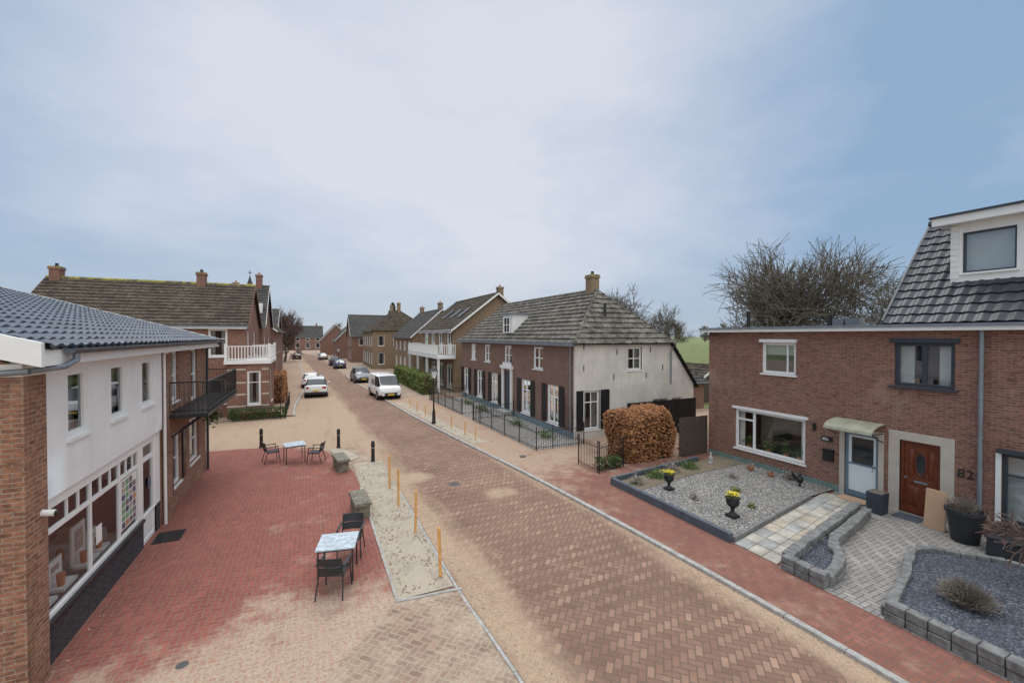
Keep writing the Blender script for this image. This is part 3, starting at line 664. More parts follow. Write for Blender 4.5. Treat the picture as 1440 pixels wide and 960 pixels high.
wall(H, 'walls', 'brick_house', ('x', 20.2, 1), 18, 22, 0, 2.5)
roof_plane(H, 'roof', 't_dark', (20.45,17.85,2.3), (20.45,22,2.3), (18.4,22,4.95), (18.4,17.85,4.95), .28, .36, .035, .035, 3)
H.finish()
B = house('solar_barn', 18.4, 26, 22.2, 28, 2.2, 4.6, 'x', 'brick_far', 't_dark', q=2, hip=3.)
n_ = Vector((0,-2.4,2.9)).normalized()*.12
for i in range(2):
    for j in range(3):
        x0 = 19.9+j*1.15; s0, s1 = .28+i*.34, .28+(i+1)*.34-.02
        pt = lambda x, s_: Vector((x, 21.95+s_*3.15, 2.0+s_*2.6))+n_
        q = [pt(x0,s0), pt(x0+1.1,s0), pt(x0+1.1,s1), pt(x0,s1)]
        B.hull('solar_panels', 'solar', q, [v+n_*.4 for v in q])
B.finish()
house('garden_shed', 27.5, 31, 24, 28, 1.9, 2.9, 'y', 'wood', 't_brown').finish()

# ------------------------------------------------------------------ right row further
fr = rowwins(38, 50, 4, 3.6, 5.6, 1.6, cols=2, curtain='side')+rowwins(38, 50, 4, .3, 2.6, 1.8, cols=2, curtain=None)
H = house('balcony_house', 12, 20.6, 38, 50.5, 6.1, 9.4, 'y', 'brick_yellow', 't_brown', front=fr, ch=[(17.5,40,10.1)], ov=.4, q=2)
H.fb('fascia', 'white', ('x', 11.6, -1), 37.6, 50.9, 0, .04, 5.6, 5.85)
H.box('balcony', 'white', 10.3, 12, 37.6, 50.5, 3.2, 3.42)
bl = [(12,37.65), (10.35,37.65), (10.35,50.4), (12,50.4)]
for (x0,y0), (x1,y1) in zip(bl[:-1], bl[1:]):
    n = int(math.hypot(x1-x0,y1-y0)/.2)
    for z in (3.5, 4.4): H.box('balcony', 'white', min(x0,x1)-.03, max(x0,x1)+.03, min(y0,y1)-.03, max(y0,y1)+.03, z, z+.07)
    for i in range(n+1): x = x0+(x1-x0)*i/n; y = y0+(y1-y0)*i/n; H.box('balcony', 'white', x-.03, x+.03, y-.03, y+.03, 3.42, 4.4)
for y in (37.8, 42, 46, 50.2): H.box('balcony', 'white', 10.35, 10.55, y-.1, y+.1, 0, 3.2)
sl = (9.4-6.1)/4.3
for y in (40, 42.5, 45.5):
    x0, x1 = 13.2, 14.4
    z = lambda x: 6.1+(x-12)*sl+.08
    H.hull('skylights', 'solar', [(x0,y,z(x0)), (x1,y,z(x1)), (x1,y+.9,z(x1)), (x0,y+.9,z(x0))], [(x0-.04,y,z(x0)+.08), (x1-.04,y,z(x1)+.08), (x1-.04,y+.9,z(x1)+.08), (x0-.04,y+.9,z(x0)+.08)])
H.finish()
fr = rowwins(53, 65, 4, .8, 2.5, 1.3, cols=2)+rowwins(53, 65, 4, 3.4, 4.6, 1.1, cols=2)
house('brick_house', 11.3, 19, 53, 65.5, 5.3, 8.7, 'y', 'brick_yellow', 't_dark', front=fr, south=[(13,14.2,3.3,4.8,{}), (15.5,16.6,3.3,4.8,{})], ch=[(15.2,54,9.4), (15.2,64,9.4)]).finish()
fr = rowwins(70, 84, 5, .8, 2.6, 1.2, cols=2)+rowwins(70, 84, 5, 3.7, 5.3, 1.2, cols=2)
house('brick_house', 8.8, 18, 70, 84, 6.3, 9.6, 'y', 'brick_yellow', 't_brown', hip=3.4, front=fr, south=[(9.6,10.6,3.7,5.3,{}), (9.6,10.6,.8,2.6,{}), (12,13,3.7,5.3,{})], ch=[(13.4,73,10.6), (13.4,80,10.6)]).finish()
house('brick_house', 7.2, 15, 89, 100, 5.4, 9.6, 'x', 'brick_far', 't_dark', front=rowwins(89,100,3,.8,2.6,1.2)+rowwins(89,100,3,3.4,4.8,1.2), south=rowwins(7.2,15,2,3.4,4.8,1.2)).finish()
house('brick_house', 5.2, 13, 106, 118, 4.4, 8.6, 'y', 'brick_far', 't_dark', front=rowwins(106,118,3,.8,2.6,1.4)).finish()
house('brick_house', 2.5, 10, 126, 140, 4.4, 8.4, 'y', 'brick_far', 't_brown', front=rowwins(126,140,3,.8,2.6,1.4)).finish()
house('terraced_houses', -16, 4, 175, 184, 5, 9, 'x', 'brick_far', 't_dark', south=rowwins(-16,4,6,.8,2.6,1.6)+rowwins(-16,4,6,3.4,4.6,1.4), ch=[(-12,179.5,9.8), (-4,179.5,9.8), (2,179.5,9.8)]).finish()

# ------------------------------------------------------------------ left corner house
H = house('corner_house', -14.9, -3.9, 33, 41, 6.1, 9.0, 'x', 'brick_red', 't_brown', fs=1, q=3, moss=True, ov=.2,
    front=[(34,35,3.9,5.6,{}), (37.5,38.6,3.9,5.6,dict(cols=2)), (38,39,.8,2.6,{})],
    south=[(-5.95,-4.9,3.95,5.75,dict(zs=[5.1], fw=.12)), (-6.2,-5.0,.9,2.5,{}), (-9.5,-8.3,.9,2.5,{}), (-9.5,-8.3,4,5.6,{})], ch=[(-14.6,37,9.5), (-7.0,37,9.6)])
H.fb('fascia', 'white', ('y', 32.8, -1), -15, -3.8, 0, .04, 5.75, 5.93)
so = [(-3.72, -2.95, .85, 3.05)]
wall(H, 'bay_walls', 'brick_red', ('y', 32, -1), -4.8, -2.5, 0, 3.5, so); window(H, ('y', 32, -1), *so[0], 'white', .12, zs=[2.3])
wall(H, 'bay_walls', 'brick_red', ('x', -2.5, 1), 32, 36.5, 0, 3.5, [(33.5,34.6,.85,3.05)]); window(H, ('x', -2.5, 1), 33.5, 34.6, .85, 3.05, 'white', .12)
wall(H, 'bay_walls', 'brick_red', ('x', -4.8, -1), 32, 33, 0, 3.5); wall(H, 'bay_walls', 'brick_red', ('y', 36.5, 1), -4.8, -2.5, 0, 3.5)
for z in (.75, 1.5, 2.25, 3.1):
    H.fb('bands', 'cream', ('y', 32, -1), -4.81, -3.78, 0, .012, z, z+.1); H.fb('bands', 'cream', ('y', 32, -1), -2.9, -2.49, 0, .012, z, z+.1)
H.box('bay_roof', 'white', -4.95, -2.35, 31.85, 36.6, 3.5, 3.72)
tr = [(-4.85,31.95), (-2.45,31.95), (-2.45,36.5), (-3.9,36.5)]
for (x0,y0), (x1,y1) in zip(tr[:-1], tr[1:]):
    n = int(math.hypot(x1-x0,y1-y0)/.16)
    for z in (3.8, 4.6): H.box('terrace_railing', 'white', min(x0,x1)-.03, max(x0,x1)+.03, min(y0,y1)-.03, max(y0,y1)+.03, z, z+.06)
    for i in range(n+1): x = x0+(x1-x0)*i/n; y = y0+(y1-y0)*i/n; H.box('terrace_railing', 'white', x-.025, x+.025, y-.025, y+.025, 3.72, 4.6)
    H.box('terrace_railing', 'white', x0-.07, x0+.07, y0-.07, y0+.07, 3.72, 4.8)
H.finish()
H = house('brick_house', -8, -3.8, 43, 51, 6.4, 10.0, 'x', 'brick_red', 't_dark', fs=1, front=rowwins(43,51,2,.8,2.7,1.2,rows=2)+rowwins(43,51,2,3.6,5.4,1.2,rows=2), ch=[(-4.4,47,10.9)])
H.box('dormer', 'white', -5.6, -3.9, 44, 46, 6.6, 8.2); H.finish()
house('brick_house', -13, -3.5, 53, 66, 6.0, 9.5, 'y', 'brick_far', 't_brown', fs=1, front=rowwins(53,66,3,.8,2.7,1.2,rows=2)+rowwins(53,66,3,3.4,5.0,1.2,rows=2), ch=[(-7.2,54,10.8), (-6,65,10.5)]).finish()
house('brick_house', -14, -4.6, 70, 82, 5.6, 9.4, 'x', 'brick_red', 't_dark', fs=1, front=rowwins(70,82,3,.8,2.7,1.2,rows=2)+rowwins(70,82,3,3.4,5.0,1.2,rows=2), ch=[(-7,76,10.4)]).finish()
house('brick_house', -15, -6.3, 104, 120, 4.6, 8.4, 'y', 'brick_far', 't_dark', fs=1, front=rowwins(104,120,3,.8,2.7,1.4), south=rowwins(-15,-6.3,2,.8,2.6,1.2)).finish()
A = Asm('church_spire', (-9.4,92,0)); A.box('tower', 'brick_far', -11.2, -9.0, 91, 93.2, 0, 11.8); A.hull('spire', 't_dark', [(-11.3,90.9,11.8), (-8.9,90.9,11.8), (-8.9,93.3,11.8), (-11.3,93.3,11.8)], [(-10.13,92.07,16.4), (-10.07,92.07,16.4), (-10.07,92.13,16.4), (-10.13,92.13,16.4)])
A.cyl('finial', 'black', (-10.1,92.1,16.3), (-10.1,92.1,17.4), .06, .04, 5); A.box('finial', 'black', -10.4, -9.8, 92.05, 92.15, 16.9, 17.02); A.finish()

# ------------------------------------------------------------------ house 82 (right foreground)
H = Asm('brick_duplex', (16, 6, 0)); F = ('x', 16, -1); YN = 13.4; YS = -6
ops = [(9.65,10.95,3.85,5.05), (5.4,6.75,3.8,5.1), (9.3,12.1,.68,2.3), (7.12,8.05,.06,2.15), (5.67,6.59,.06,2.2), (3.2,4.5,.55,2.3), (1.5,3.2,3.8,5.1)]
wall(H, 'walls', 'brick_82', F, YS, YN, 0, 5.45, ops, rev=.16)
wall(H, 'walls', 'brick_82', ('y', YN, 1), 16, 26, 0, 5.45); wall(H, 'walls', 'brick_82', ('y', YS, -1), 16, 26, 0, 5.45); wall(H, 'walls', 'brick_82', ('x', 26, 1), YS, YN, 0, 5.45)
window(H, F, *ops[0], 'white', .1, curtain='top', ts=[10.0]); window(H, F, *ops[1], 'anthra', .1, ts=[6.07], mull=.12, curtain='side')
H.fb('lintel', 'anthra', F, 5.3, 6.85, 0, .06, 5.1, 5.22); H.fb('sills', 'anthra', F, 5.3, 6.85, .051, .1, 3.74, 3.8)
H.fb('shutter_box', 'white', F, 9.6, 11.0, 0, .1, 5.05, 5.17)
window(H, F, *ops[2], 'white', .1, ts=[11.3], curtain=None, glass='glassclear', mull=.09, dark=False, zs=[])
H.fb('lintel', 'white', F, 9.2, 12.2, 0, .06, 2.3, 2.4); H.fb('windows', 'white', F, 11.35, 12.0, -.118, -.073, 1.85, 1.92)
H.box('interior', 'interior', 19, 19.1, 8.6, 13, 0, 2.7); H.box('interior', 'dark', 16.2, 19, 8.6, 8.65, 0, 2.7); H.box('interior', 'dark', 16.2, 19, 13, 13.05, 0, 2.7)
H.face('interior', 'brownwood', [(16.2,8.6,.3), (19,8.6,.3), (19,13,.3), (16.2,13,.3)]); H.face('interior', 'white', [(16.2,8.6,2.6), (19,8.6,2.6), (19,13,2.6), (16.2,13,2.6)])
H.box('interior', 'white', 16.18, 16.5, 9.3, 12.1, .6, .66)
H.box('interior_furniture', 'wood', 17.5, 18.5, 9.5, 11.5, .31, 1.1)
for (y, s_) in ((9.7,.16), (10.2,.22), (10.9,.3), (11.7,.2)):
    c = Vector((16.34, y, .84)); H.cyl('potted_plants', 'terracotta', (16.34,y,.66), (16.34,y,.82), .06, .09, 10)
    H.leaves('plant_leaves', 'ivy', lambda: c+Vector((rnd.gauss(0,s_*.3), rnd.gauss(0,s_*.6), abs(rnd.gauss(0,s_*.9)))), 150, .045)
for y0, y1 in ((9.3,9.6), (11.85,12.1)): H.face('curtains', 'curtain', [(16.3,y0,.7), (16.3,y1,.7), (16.3,y1,2.25), (16.3,y0,2.25)])
H.fb('door', 'cream', F, 6.98, 7.12, -.03, .02, .06, 2.3); H.fb('door', 'cream', F, 8.05, 8.2, -.03, .02, .06, 2.3); H.fb('door', 'cream', F, 7.12, 8.05, -.03, .02, 2.15, 2.3)
H.fb('door', 'doorblue', F, 7.12, 7.2, -.14, -.04, .06, 2.15); H.fb('door', 'doorblue', F, 7.97, 8.05, -.14, -.04, .06, 2.15); H.fb('door', 'doorblue', F, 7.2, 7.97, -.14, -.04, 2.07, 2.15)
H.fb('door', 'doorblue', F, 7.2, 7.97, -.12, -.07, .06, .25); H.fb('door', 'doorwhite', F, 7.2, 7.97, -.12, -.08, .25, 1.1); H.fb('door', 'doorblue', F, 7.2, 7.97, -.12, -.07, 1.1, 1.16)
H.fb('panes', 'carglass', F, 7.28, 7.89, -.12, -.1, 1.16, 2.0); H.fb('door', 'doorwhite', F, 7.2, 7.28, -.12, -.075, 1.16, 2.07); H.fb('door', 'doorwhite', F, 7.89, 7.97, -.12, -.075, 1.16, 2.07); H.fb('door', 'doorwhite', F, 7.28, 7.89, -.12, -.075, 2.0, 2.07)
H.tube('door', 'zinc', [(15.98,7.27,1.0), (16.0,7.27,1.25)], .012)
H.fb('door', 'cream', F, 6.59, 6.86, -.05, .015, .06, 2.45); H.fb('door', 'cream', F, 5.38, 5.67, -.05, .015, .06, 2.45); H.fb('door', 'cream', F, 5.67, 6.59, -.05, .015, 2.2, 2.45)
H.fb('door', 'brownwood', F, 5.67, 6.59, -.15, -.1, .06, 2.2)
for t0, t1, z0, z1 in ((5.67,5.75,.06,2.2), (6.51,6.59,.06,2.2), (5.75,6.51,2.12,2.2), (5.75,6.51,.06,.2)): H.fb('door', 'brownwood', F, t0, t1, -.1, -.05, z0, z1)
for t0, t1, z0, z1 in ((5.83,6.08,.3,.85), (6.17,6.43,.3,.85), (5.83,5.97,1.15,1.95), (6.29,6.43,1.15,1.95)):
    a = [fp(F,t0,-.1,z0), fp(F,t1,-.1,z0), fp(F,t1,-.1,z1), fp(F,t0,-.1,z1)]; b = [fp(F,t0+.04,-.07,z0+.04), fp(F,t1-.04,-.07,z0+.04), fp(F,t1-.04,-.07,z1-.04), fp(F,t0+.04,-.07,z1-.04)]
    H.hull('door', 'brownwood', a, b)
ov_ = [(6.13+.13*math.cos(2*math.pi*i/20), 1.55+.34*math.sin(2*math.pi*i/20)) for i in range(20)]
H.hull('door', 'carglass', [fp(F,t,-.1,z) for t,z in ov_], [fp(F,t,-.085,z) for t,z in ov_])
for i in range(20):
    a, b = ov_[i], ov_[(i+1)%20]; H.cyl('door', 'brownwood', fp(F,a[0],-.085,a[1]), fp(F,b[0],-.085,b[1]), .022, .022, 6)
H.fb('door', 'zinc', F, 5.98, 6.28, -.1, -.085, .98, 1.04); H.cyl('door', 'zinc', fp(F,6.46,-.09,1.1), fp(F,6.46,.0,1.1), .02, .025, 8)
pts = []
for i in range(7):
    a = R(90*i/6); pts.append((16-.02-.75*math.sin(a*.98), 2.28+.27*math.cos(a)))
for (x0,z0), (x1,z1) in zip(pts[:-1], pts[1:]): H.hull('door_canopy', 'oxide', [(x0,6.95,z0), (x0,8.3,z0), (x1,8.3,z1), (x1,6.95,z1)], [(x0,6.95,z0+.03), (x0,8.3,z0+.03), (x1,8.3,z1+.03), (x1,6.95,z1+.03)])
for y in (7.0, 8.25): H.tube('door_canopy', 'black', [(15.98,y,2.0), (15.3,y,2.28)], .015, 6); H.tube('door_canopy', 'black', [(15.98,y,2.28), (15.25,y,2.28)], .015, 6)
window(H, F, *ops[5], 'anthra', .08, ts=[3.85], zs=[1.75], curtain='side'); window(H, F, *ops[6], 'anthra', .08, ts=[2.3], curtain='side')
H.fb('lintel', 'anthra', F, 3.1, 4.55, 0, .15, 2.32, 2.42); H.fb('windows', 'white', F, 4.5, 4.6, 0, .03, .5, 2.28)
wall(H, 'plinth', 'greenplinth', ('x', 15.985, -1), 8.2, YN, 0, .3)
H.box('roof_edge', 'white', 15.72, 16.0, YS-.2, YN+.25, 5.45, 5.56); H.box('roof_edge', 'white', 16.0, 26.2, YN, YN+.25, 5.45, 5.56)
H.box('roof_edge', 'zinc', 15.68, 15.76, YS-.2, YN+.29, 5.56, 5.64); H.box('roof_edge', 'zinc', 15.76, 26.2, YN+.2, YN+.29, 5.56, 5.64)
H.face('flat_roof', 'bitumen', [(15.76,YS,5.57), (26,YS,5.57), (26,YN+.2,5.57), (15.76,YN+.2,5.57)])
H.tube('downpipe', 'zinc', [(15.9,4.86,5.45), (15.9,4.86,.05)], .05, 12)
for z in (1.2, 2.6, 4.2): H.cyl('downpipe', 'zinc', (15.9,4.86,z), (15.9,4.86,z+.04), .06, .06, 12)
H.cyl('vent_pipe', 'black', (17.5,12.6,5.55), (17.5,12.6,6.3), .08, .08, 12); H.cyl('vent_pipe', 'black', (17.5,12.6,6.3), (17.5,12.6,6.36), .12, .12, 12)
H.cyl('vent_pipe', 'black', (18,9.6,5.55), (18,9.6,6.1), .08, .08, 12)
for y in (8.9, 9.4): H.box('roof_unit', 'cargrey', 18, 18.4, y-.25, y+.18, 5.6, 5.95)
roof_plane(H, 'roof', 't_82', (15.95,7.0,5.66), (15.95,YS,5.66), (18.9,YS,9.0), (18.9,7.0,9.0), .3, .34, .035, .035, 7)
H.face('walls', 'brick_82', [(16.1,6.92,5.57), (18.9,6.92,8.9), (21.8,6.92,5.57)]); roof_plane(H, 'roof', 't_82', (21.8,YS,5.66), (21.8,7.0,5.66), (18.9,7.0,9.0), (18.9,YS,9.0), .3, .34, .05, .045, 3)
ridge(H, 't_82', (18.9,7.05,9.03), (18.9,YS,9.03)); H.hull('verge', 'anthra', [(15.93,7.0,5.6), (15.93,7.06,5.6), (18.9,7.06,8.92), (18.9,7.0,8.92)], [(15.93,7.0,5.78), (15.93,7.06,5.78), (18.9,7.06,9.1), (18.9,7.0,9.1)])
D = ('x', 16.95, -1); y0, y1 = 1.2, 5.85
wall(H, 'dormer', 'white', D, y0, y1, 6.85, 8.5, [(4.55,5.6,7.1,8.25), (3.2,4.3,7.1,8.25), (1.6,2.8,7.1,8.25)])
for a, b in ((4.55,5.6), (3.2,4.3), (1.6,2.8)): window(H, D, a, b, 7.1, 8.25, 'anthra', .05, curtain='full', sill=True, sillmat='white')
for y in (y0, y1):
    H.face('dormer', 'white', [(16.95,y,6.8), (16.95,y,8.5), (18.45,y,8.5)])
for i in range(9): z = 6.95+i*.17; H.fb('dormer', 'white', D, 5.66, 5.845, 0, .02, z, z+.155)
H.box('dormer', 'white', 16.6, 19.2, y0-.3, y1+.3, 8.5, 8.72); H.box('dormer', 'anthra', 16.55, 19.2, y0-.35, y1+.35, 8.721, 8.78)
H.box('mailbox', 'black', 15.86, 15.98, 8.35, 8.65, 1.05, 1.4); H.box('mailbox', 'black', 15.84, 15.98, 8.33, 8.67, 1.4, 1.44)
H.box('number_plate', 'black', 15.97, 15.99, 8.4, 8.75, 1.7, 1.86); H.cyl('wall_lamp', 'black', (15.9,8.95,2.0), (15.9,8.95,2.25), .05, .05, 10)
def text(H, s, loc, size, mat, name):
    cu = bpy.data.curves.new(name, 'FONT'); cu.body = s; cu.size = size; cu.extrude = .008; cu.materials.append(MT[mat])
    ob = bpy.data.objects.new(name, cu); SC.collection.objects.link(ob); ob.location = loc; ob.rotation_euler = (R(90), 0, R(-90)); H.extra.append(ob)
text(H, '82', (15.985, 5.33, 1.45), .34, 'black', 'house_number'); text(H, '82a', (15.962, 8.71, 1.73), .13, 'white', 'plate_number')
H.finish()

# ------------------------------------------------------------------ garden of 82 / 82a
sheet('gravel_garden', 'gravel', [(9.7,7.4), (9.7,12.05), (14.6,12.6), (15.98,12.9), (15.98,8.35), (14.6,8.3)], .12)
sheet('garden_soil', 'soildark', [(9.75,11.0), (9.75,12.05), (14.6,12.55), (15.9,12.8), (15.9,11.6), (13.5,11.5), (11.5,11.3)], .135)
A = Asm('gravel_pebbles'); A.nomerge.add('p')
for _ in range(3500):
    x = rnd.uniform(9.75,15.9); y = rnd.uniform(7.5,11.2)
    if y < 7.45+(x-9.7)*.18: continue
    r = rnd.uniform(.012,.028); z = .12; m_ = rnd.choice(['flag','flag3','stoneblock','stoneblock','concrete','stonedark'])
    t = [(x+r*math.cos(a+rnd.uniform(-.3,.3)), y+r*math.sin(a+rnd.uniform(-.3,.3)), z) for a in (0,1.57,3.14,4.71)]; p = (x+rnd.uniform(-.3,.3)*r, y+rnd.uniform(-.3,.3)*r, z+r*.8)
    for i in range(4): A.face('p', m_, [t[i], t[(i+1)%4], p])
A.finish(single=True)
def edging(name, pts, h, w=.12, mat='stonedark', z0=0.):
    A = Asm(name)
    for (x0,y0), (x1,y1) in zip(pts[:-1], pts[1:]):
        d = Vector((x1-x0, y1-y0, 0)); L = d.length; d.normalize(); nn = Vector((-d.y, d.x, 0))*w/2; n = max(1, int(L/1.2))
        for i in range(n):
            a = Vector((x0,y0,z0))+d*(L*i/n+.004); b = Vector((x0,y0,z0))+d*(L*(i+1)/n-.004); u = Vector((0,0,h-z0))
            q = [a+nn, a-nn, b-nn, b+nn]; A.hull('e', mat, [p for p in q], [p+u for p in q])
    return A.finish(.01, True)
edging('garden_edging', [(9.62,7.35), (9.62,12.1)], .3, .14); edging('garden_edging', [(9.7,12.15), (14.6,12.75)], .28); edging('garden_edging', [(9.7,7.33), (14.55,8.26)], .2, .06, 'stoneblock')
A = Asm('flagstone_path')
nx, ny = 12, 3
def pathpt(u, v):
    x = 9.62+u*5.9; ya = 6.18+.2*u*5.9*.95; yb = 7.28+.19*u*5.9; return (x, ya+(yb-ya)*v)
for i in range(nx):
    for j in range(ny):
        q = [pathpt(i/nx+.002, j/ny+.006), pathpt((i+1)/nx-.002, j/ny+.006), pathpt((i+1)/nx-.002, (j+1)/ny-.006), pathpt(i/nx+.002, (j+1)/ny-.006)]
        A.hull('f', rnd.choice(['flag','flag','flag2','flag3']), [(x,y,.05) for x,y in q], [(x,y,.085+rnd.uniform(0,.004)) for x,y in q])
A.finish(.004, True)
sheet('paver_forecourt', 'greypave', [(9.55,-6), (15.99,-6), (15.99,8.3), (15.4,8.2), (14.6,7.2), (9.55,6.1)], .066)
def blockwall(name, pts, h, w=.22, L=.3, mat='stoneblock'):
    A = Asm(name)
    for row in range(max(1, int(round(h/.15)))):
        z0 = .06+row*h/max(1, int(round(h/.15))); z1 = .06+(row+1)*h/max(1, int(round(h/.15)))-.006
        for (x0,y0), (x1,y1) in zip(pts[:-1], pts[1:]):
            d = Vector((x1-x0, y1-y0, 0)); T = d.length; d.normalize(); n = max(1, int(round(T/L))); nn = Vector((-d.y, d.x, 0))
            for i in range(n):
                a = Vector((x0,y0,0))+d*(T*i/n+.006); b = Vector((x0,y0,0))+d*(T*(i+1)/n-.006); ww = w/2+rnd.uniform(-.015,.015)
                q = [a+nn*ww, a-nn*ww, b-nn*ww, b+nn*ww]; A.hull('b', mat, [(p.x,p.y,z0) for p in q], [(p.x,p.y,z1+rnd.uniform(-.004,.004)) for p in q])
    return A.finish(.018, True)
ins = [(9.7,6.0), (11.2,6.33), (12.6,6.6), (14.6,7.0)]
inr = [(9.7,5.2), (10.3,5.32), (10.9,5.55), (11.3,5.9), (11.8,6.15), (12.6,6.3), (14.6,6.75)]
blockwall('garden_wall', ins, .34); blockwall('garden_wall', inr, .26); blockwall('garden_wall', [(9.65,6.05), (9.65,5.15)], .32)
sheet('slate_bed', 'slate', [(9.7,5.95), (9.7,5.25), (10.3,5.35), (10.9,5.6), (11.3,5.95), (11.8,6.2), (12.6,6.35), (12.6,6.55), (11.2,6.3)], .2)
rb = [(9.68,-5), (9.68,4.15), (10.3,4.3), (10.9,4.45), (11.5,4.6), (12.2,4.85), (12.9,5.05), (13.4,4.95), (13.7,4.5), (14.2,3.9), (14.3,1)]
blockwall('garden_wall', rb[:2], .34); blockwall('garden_wall', rb[1:], .2, .16)
sheet('slate_bed', 'slate', rb+[(14.3,-5)], .16)
def urn(x, y, h):
    A = Asm('garden_urn', (x,y,.12)); k = h/.62
    A.box('base', 'black', x-.13*k, x+.13*k, y-.13*k, y+.13*k, .12, .12+.07*k)
    A.lathe('bowl', 'black', (x,y,.12), [(.11*k,.07*k), (.06*k,.13*k), (.045*k,.2*k), (.07*k,.26*k), (.15*k,.33*k), (.17*k,.42*k), (.15*k,.48*k), (.2*k,.52*k), (.19*k,.54*k), (.05*k,.5*k), (0,.5*k)])
    A.leaves('foliage', 'greenleaf', lambda: (x+rnd.gauss(0,.07), y+rnd.gauss(0,.07), .12+.58*k+rnd.gauss(0,.03)), 130, .035)
    A.leaves('flowers', 'yellowflower', lambda: (x+rnd.gauss(0,.08), y+rnd.gauss(0,.08), .12+.64*k+rnd.gauss(0,.03)), 110, .03); A.finish()
urn(10.9, 10.7, .6); urn(10.9, 8.3, .66)
A = Asm('garden_statue', (14.7,12.2,.13)); c = (14.7,12.2,.13)
A.lathe('body', 'concrete', c, [(.1,0), (.1,.05), (.06,.1), (.09,.18), (.065,.27), (.035,.31), (.03,.33), (.05,.37), (.04,.42), (0,.44)]); A.finish(single=True)
for x, y, r in ((15.3,10.9,.14), (15.3,10.1,.12)):
    A = Asm('terracotta_bowl', (x,y,.12)); A.lathe('bowl', 'terracotta', (x,y,.12), [(.4*r,0), (.8*r,.06), (r,.14), (r*1.05,.16), (r*.9,.15), (0,.12)]); A.leaves('plant', 'dryplant', lambda: (x+rnd.gauss(0,r*.4), y+rnd.gauss(0,r*.4), .3+rnd.gauss(0,.04)), 60, .04); A.finish()
A = Asm('rooster_statue', (15.2,9.0,.12)); A.lathe('body', 'black', (15.2,9.0,.12), [(.05,0), (.03,.1), (.1,.18), (.11,.28), (.05,.36), (.05,.44), (0,.48)]); A.hull('tail', 'black', [(15.18,9.05,.35), (15.22,9.05,.35), (15.22,9.1,.3), (15.18,9.1,.3)], [(15.18,9.25,.55), (15.22,9.25,.55), (15.22,9.28,.42), (15.18,9.28,.42)]); A.finish(single=True)
for (x, y, r, h, m_, n) in ((10.3,11.6,.3,.25,'dryplant',250), (11.4,11.8,.35,.3,'ivy',300), (12.4,12.0,.3,.35,'dryplant',260), (13.4,12.1,.35,.3,'ivy',300), (15.6,9.6,.25,.3,'dryplant',200), (11.0,9.7,.14,.12,'dryplant',80), (12.8,9.6,.16,.12,'greenleaf',80), (12.0,8.5,.13,.1,'greenleaf',60), (13.9,10.6,.15,.12,'dryplant',70)):
    A = Asm('garden_plant', (x,y,.13)); A.leaves('leaves', m_, lambda: (x+rnd.gauss(0,r*.45), y+rnd.gauss(0,r*.45), .14+abs(rnd.gauss(0,h*.45))), n, .045); A.finish(single=True)
def strands(A, pn, mat, c, n, L, r=.004, up=.5, spread=1.):
    A.nomerge.add(pn)
    for _ in range(n):
        d = Vector((rnd.gauss(0,spread), rnd.gauss(0,spread), abs(rnd.gauss(0,1))*up+.25)).normalized(); l = L*rnd.uniform(.6,1.05)
        c0 = Vector(c)+Vector((rnd.gauss(0,.05), rnd.gauss(0,.05), 0)); mid = c0+d*l*.6+Vector((rnd.gauss(0,.03), rnd.gauss(0,.03), .02)); e = mid+(d+Vector((rnd.gauss(0,.3), rnd.gauss(0,.3), .25))).normalized()*l*.4
        A.cyl(pn, mat, c0, mid, r, r*.8, 3, False); A.cyl(pn, mat, mid, e, r*.8, r*.6, 3, False)
        A.face(pn, mat, [e, e+d*.03+Vector((.012,0,0)), e+d*.06, e+d*.03-Vector((.012,0,0))])
A = Asm('lavender_bush', (11.3,3.6,.16)); strands(A, 's', 'dryplant', (11.3,3.6,.16), 1400, .42, .005, .8, .9); A.finish(single=True)
A = Asm('potted_lavender', (15.05,4.85,.07)); A.lathe('pot', 'blackplastic', (15.05,4.85,.07), [(.24,0), (.26,.02), (.35,.72), (.39,.73), (.39,.82), (.33,.82), (.32,.7), (0,.7)], 24); strands(A, 'plant', 'dryplant', (15.05,4.85,.8), 450, .36, .004, 1.2); A.finish()
A = Asm('planter_box', (15.15,6.75,.07)); A.box('box', 'anthra', 14.98, 15.35, 6.58, 6.95, .07, .68, -.02); A.box('soil', 'soildark', 15.0, 15.33, 6.6, 6.93, .6, .685); A.finish(.01)
A = Asm('cardboard_sheet', (15.3,5.5,.07)); A.hull('sheet', 'cardboard', [(15.22,5.3,.07), (15.22,5.74,.07), (15.26,5.74,.07), (15.26,5.3,.07)], [(15.38,5.3,1.1), (15.38,5.74,1.1), (15.42,5.74,1.1), (15.42,5.3,1.1)]); A.finish(.005, True)
A = Asm('storage_box', (14.8,4.25,.07)); A.box('body', 'blackplastic', 14.6, 15.1, 3.75, 4.35, .07, .48, .01); A.box('lid', 'blackplastic', 14.58, 15.12, 3.73, 4.37, .481, .53); A.finish(.01)
A = Asm('doormat'); A.box('mat', 'cardboard', 15.35, 15.85, 7.2, 8.0, .09, .105); A.finish(.003, True)
A = Asm('doormat'); A.box('mat', 'stonedark', 15.3, 15.8, 5.9, 6.5, .068, .085); A.finish(.003, True)

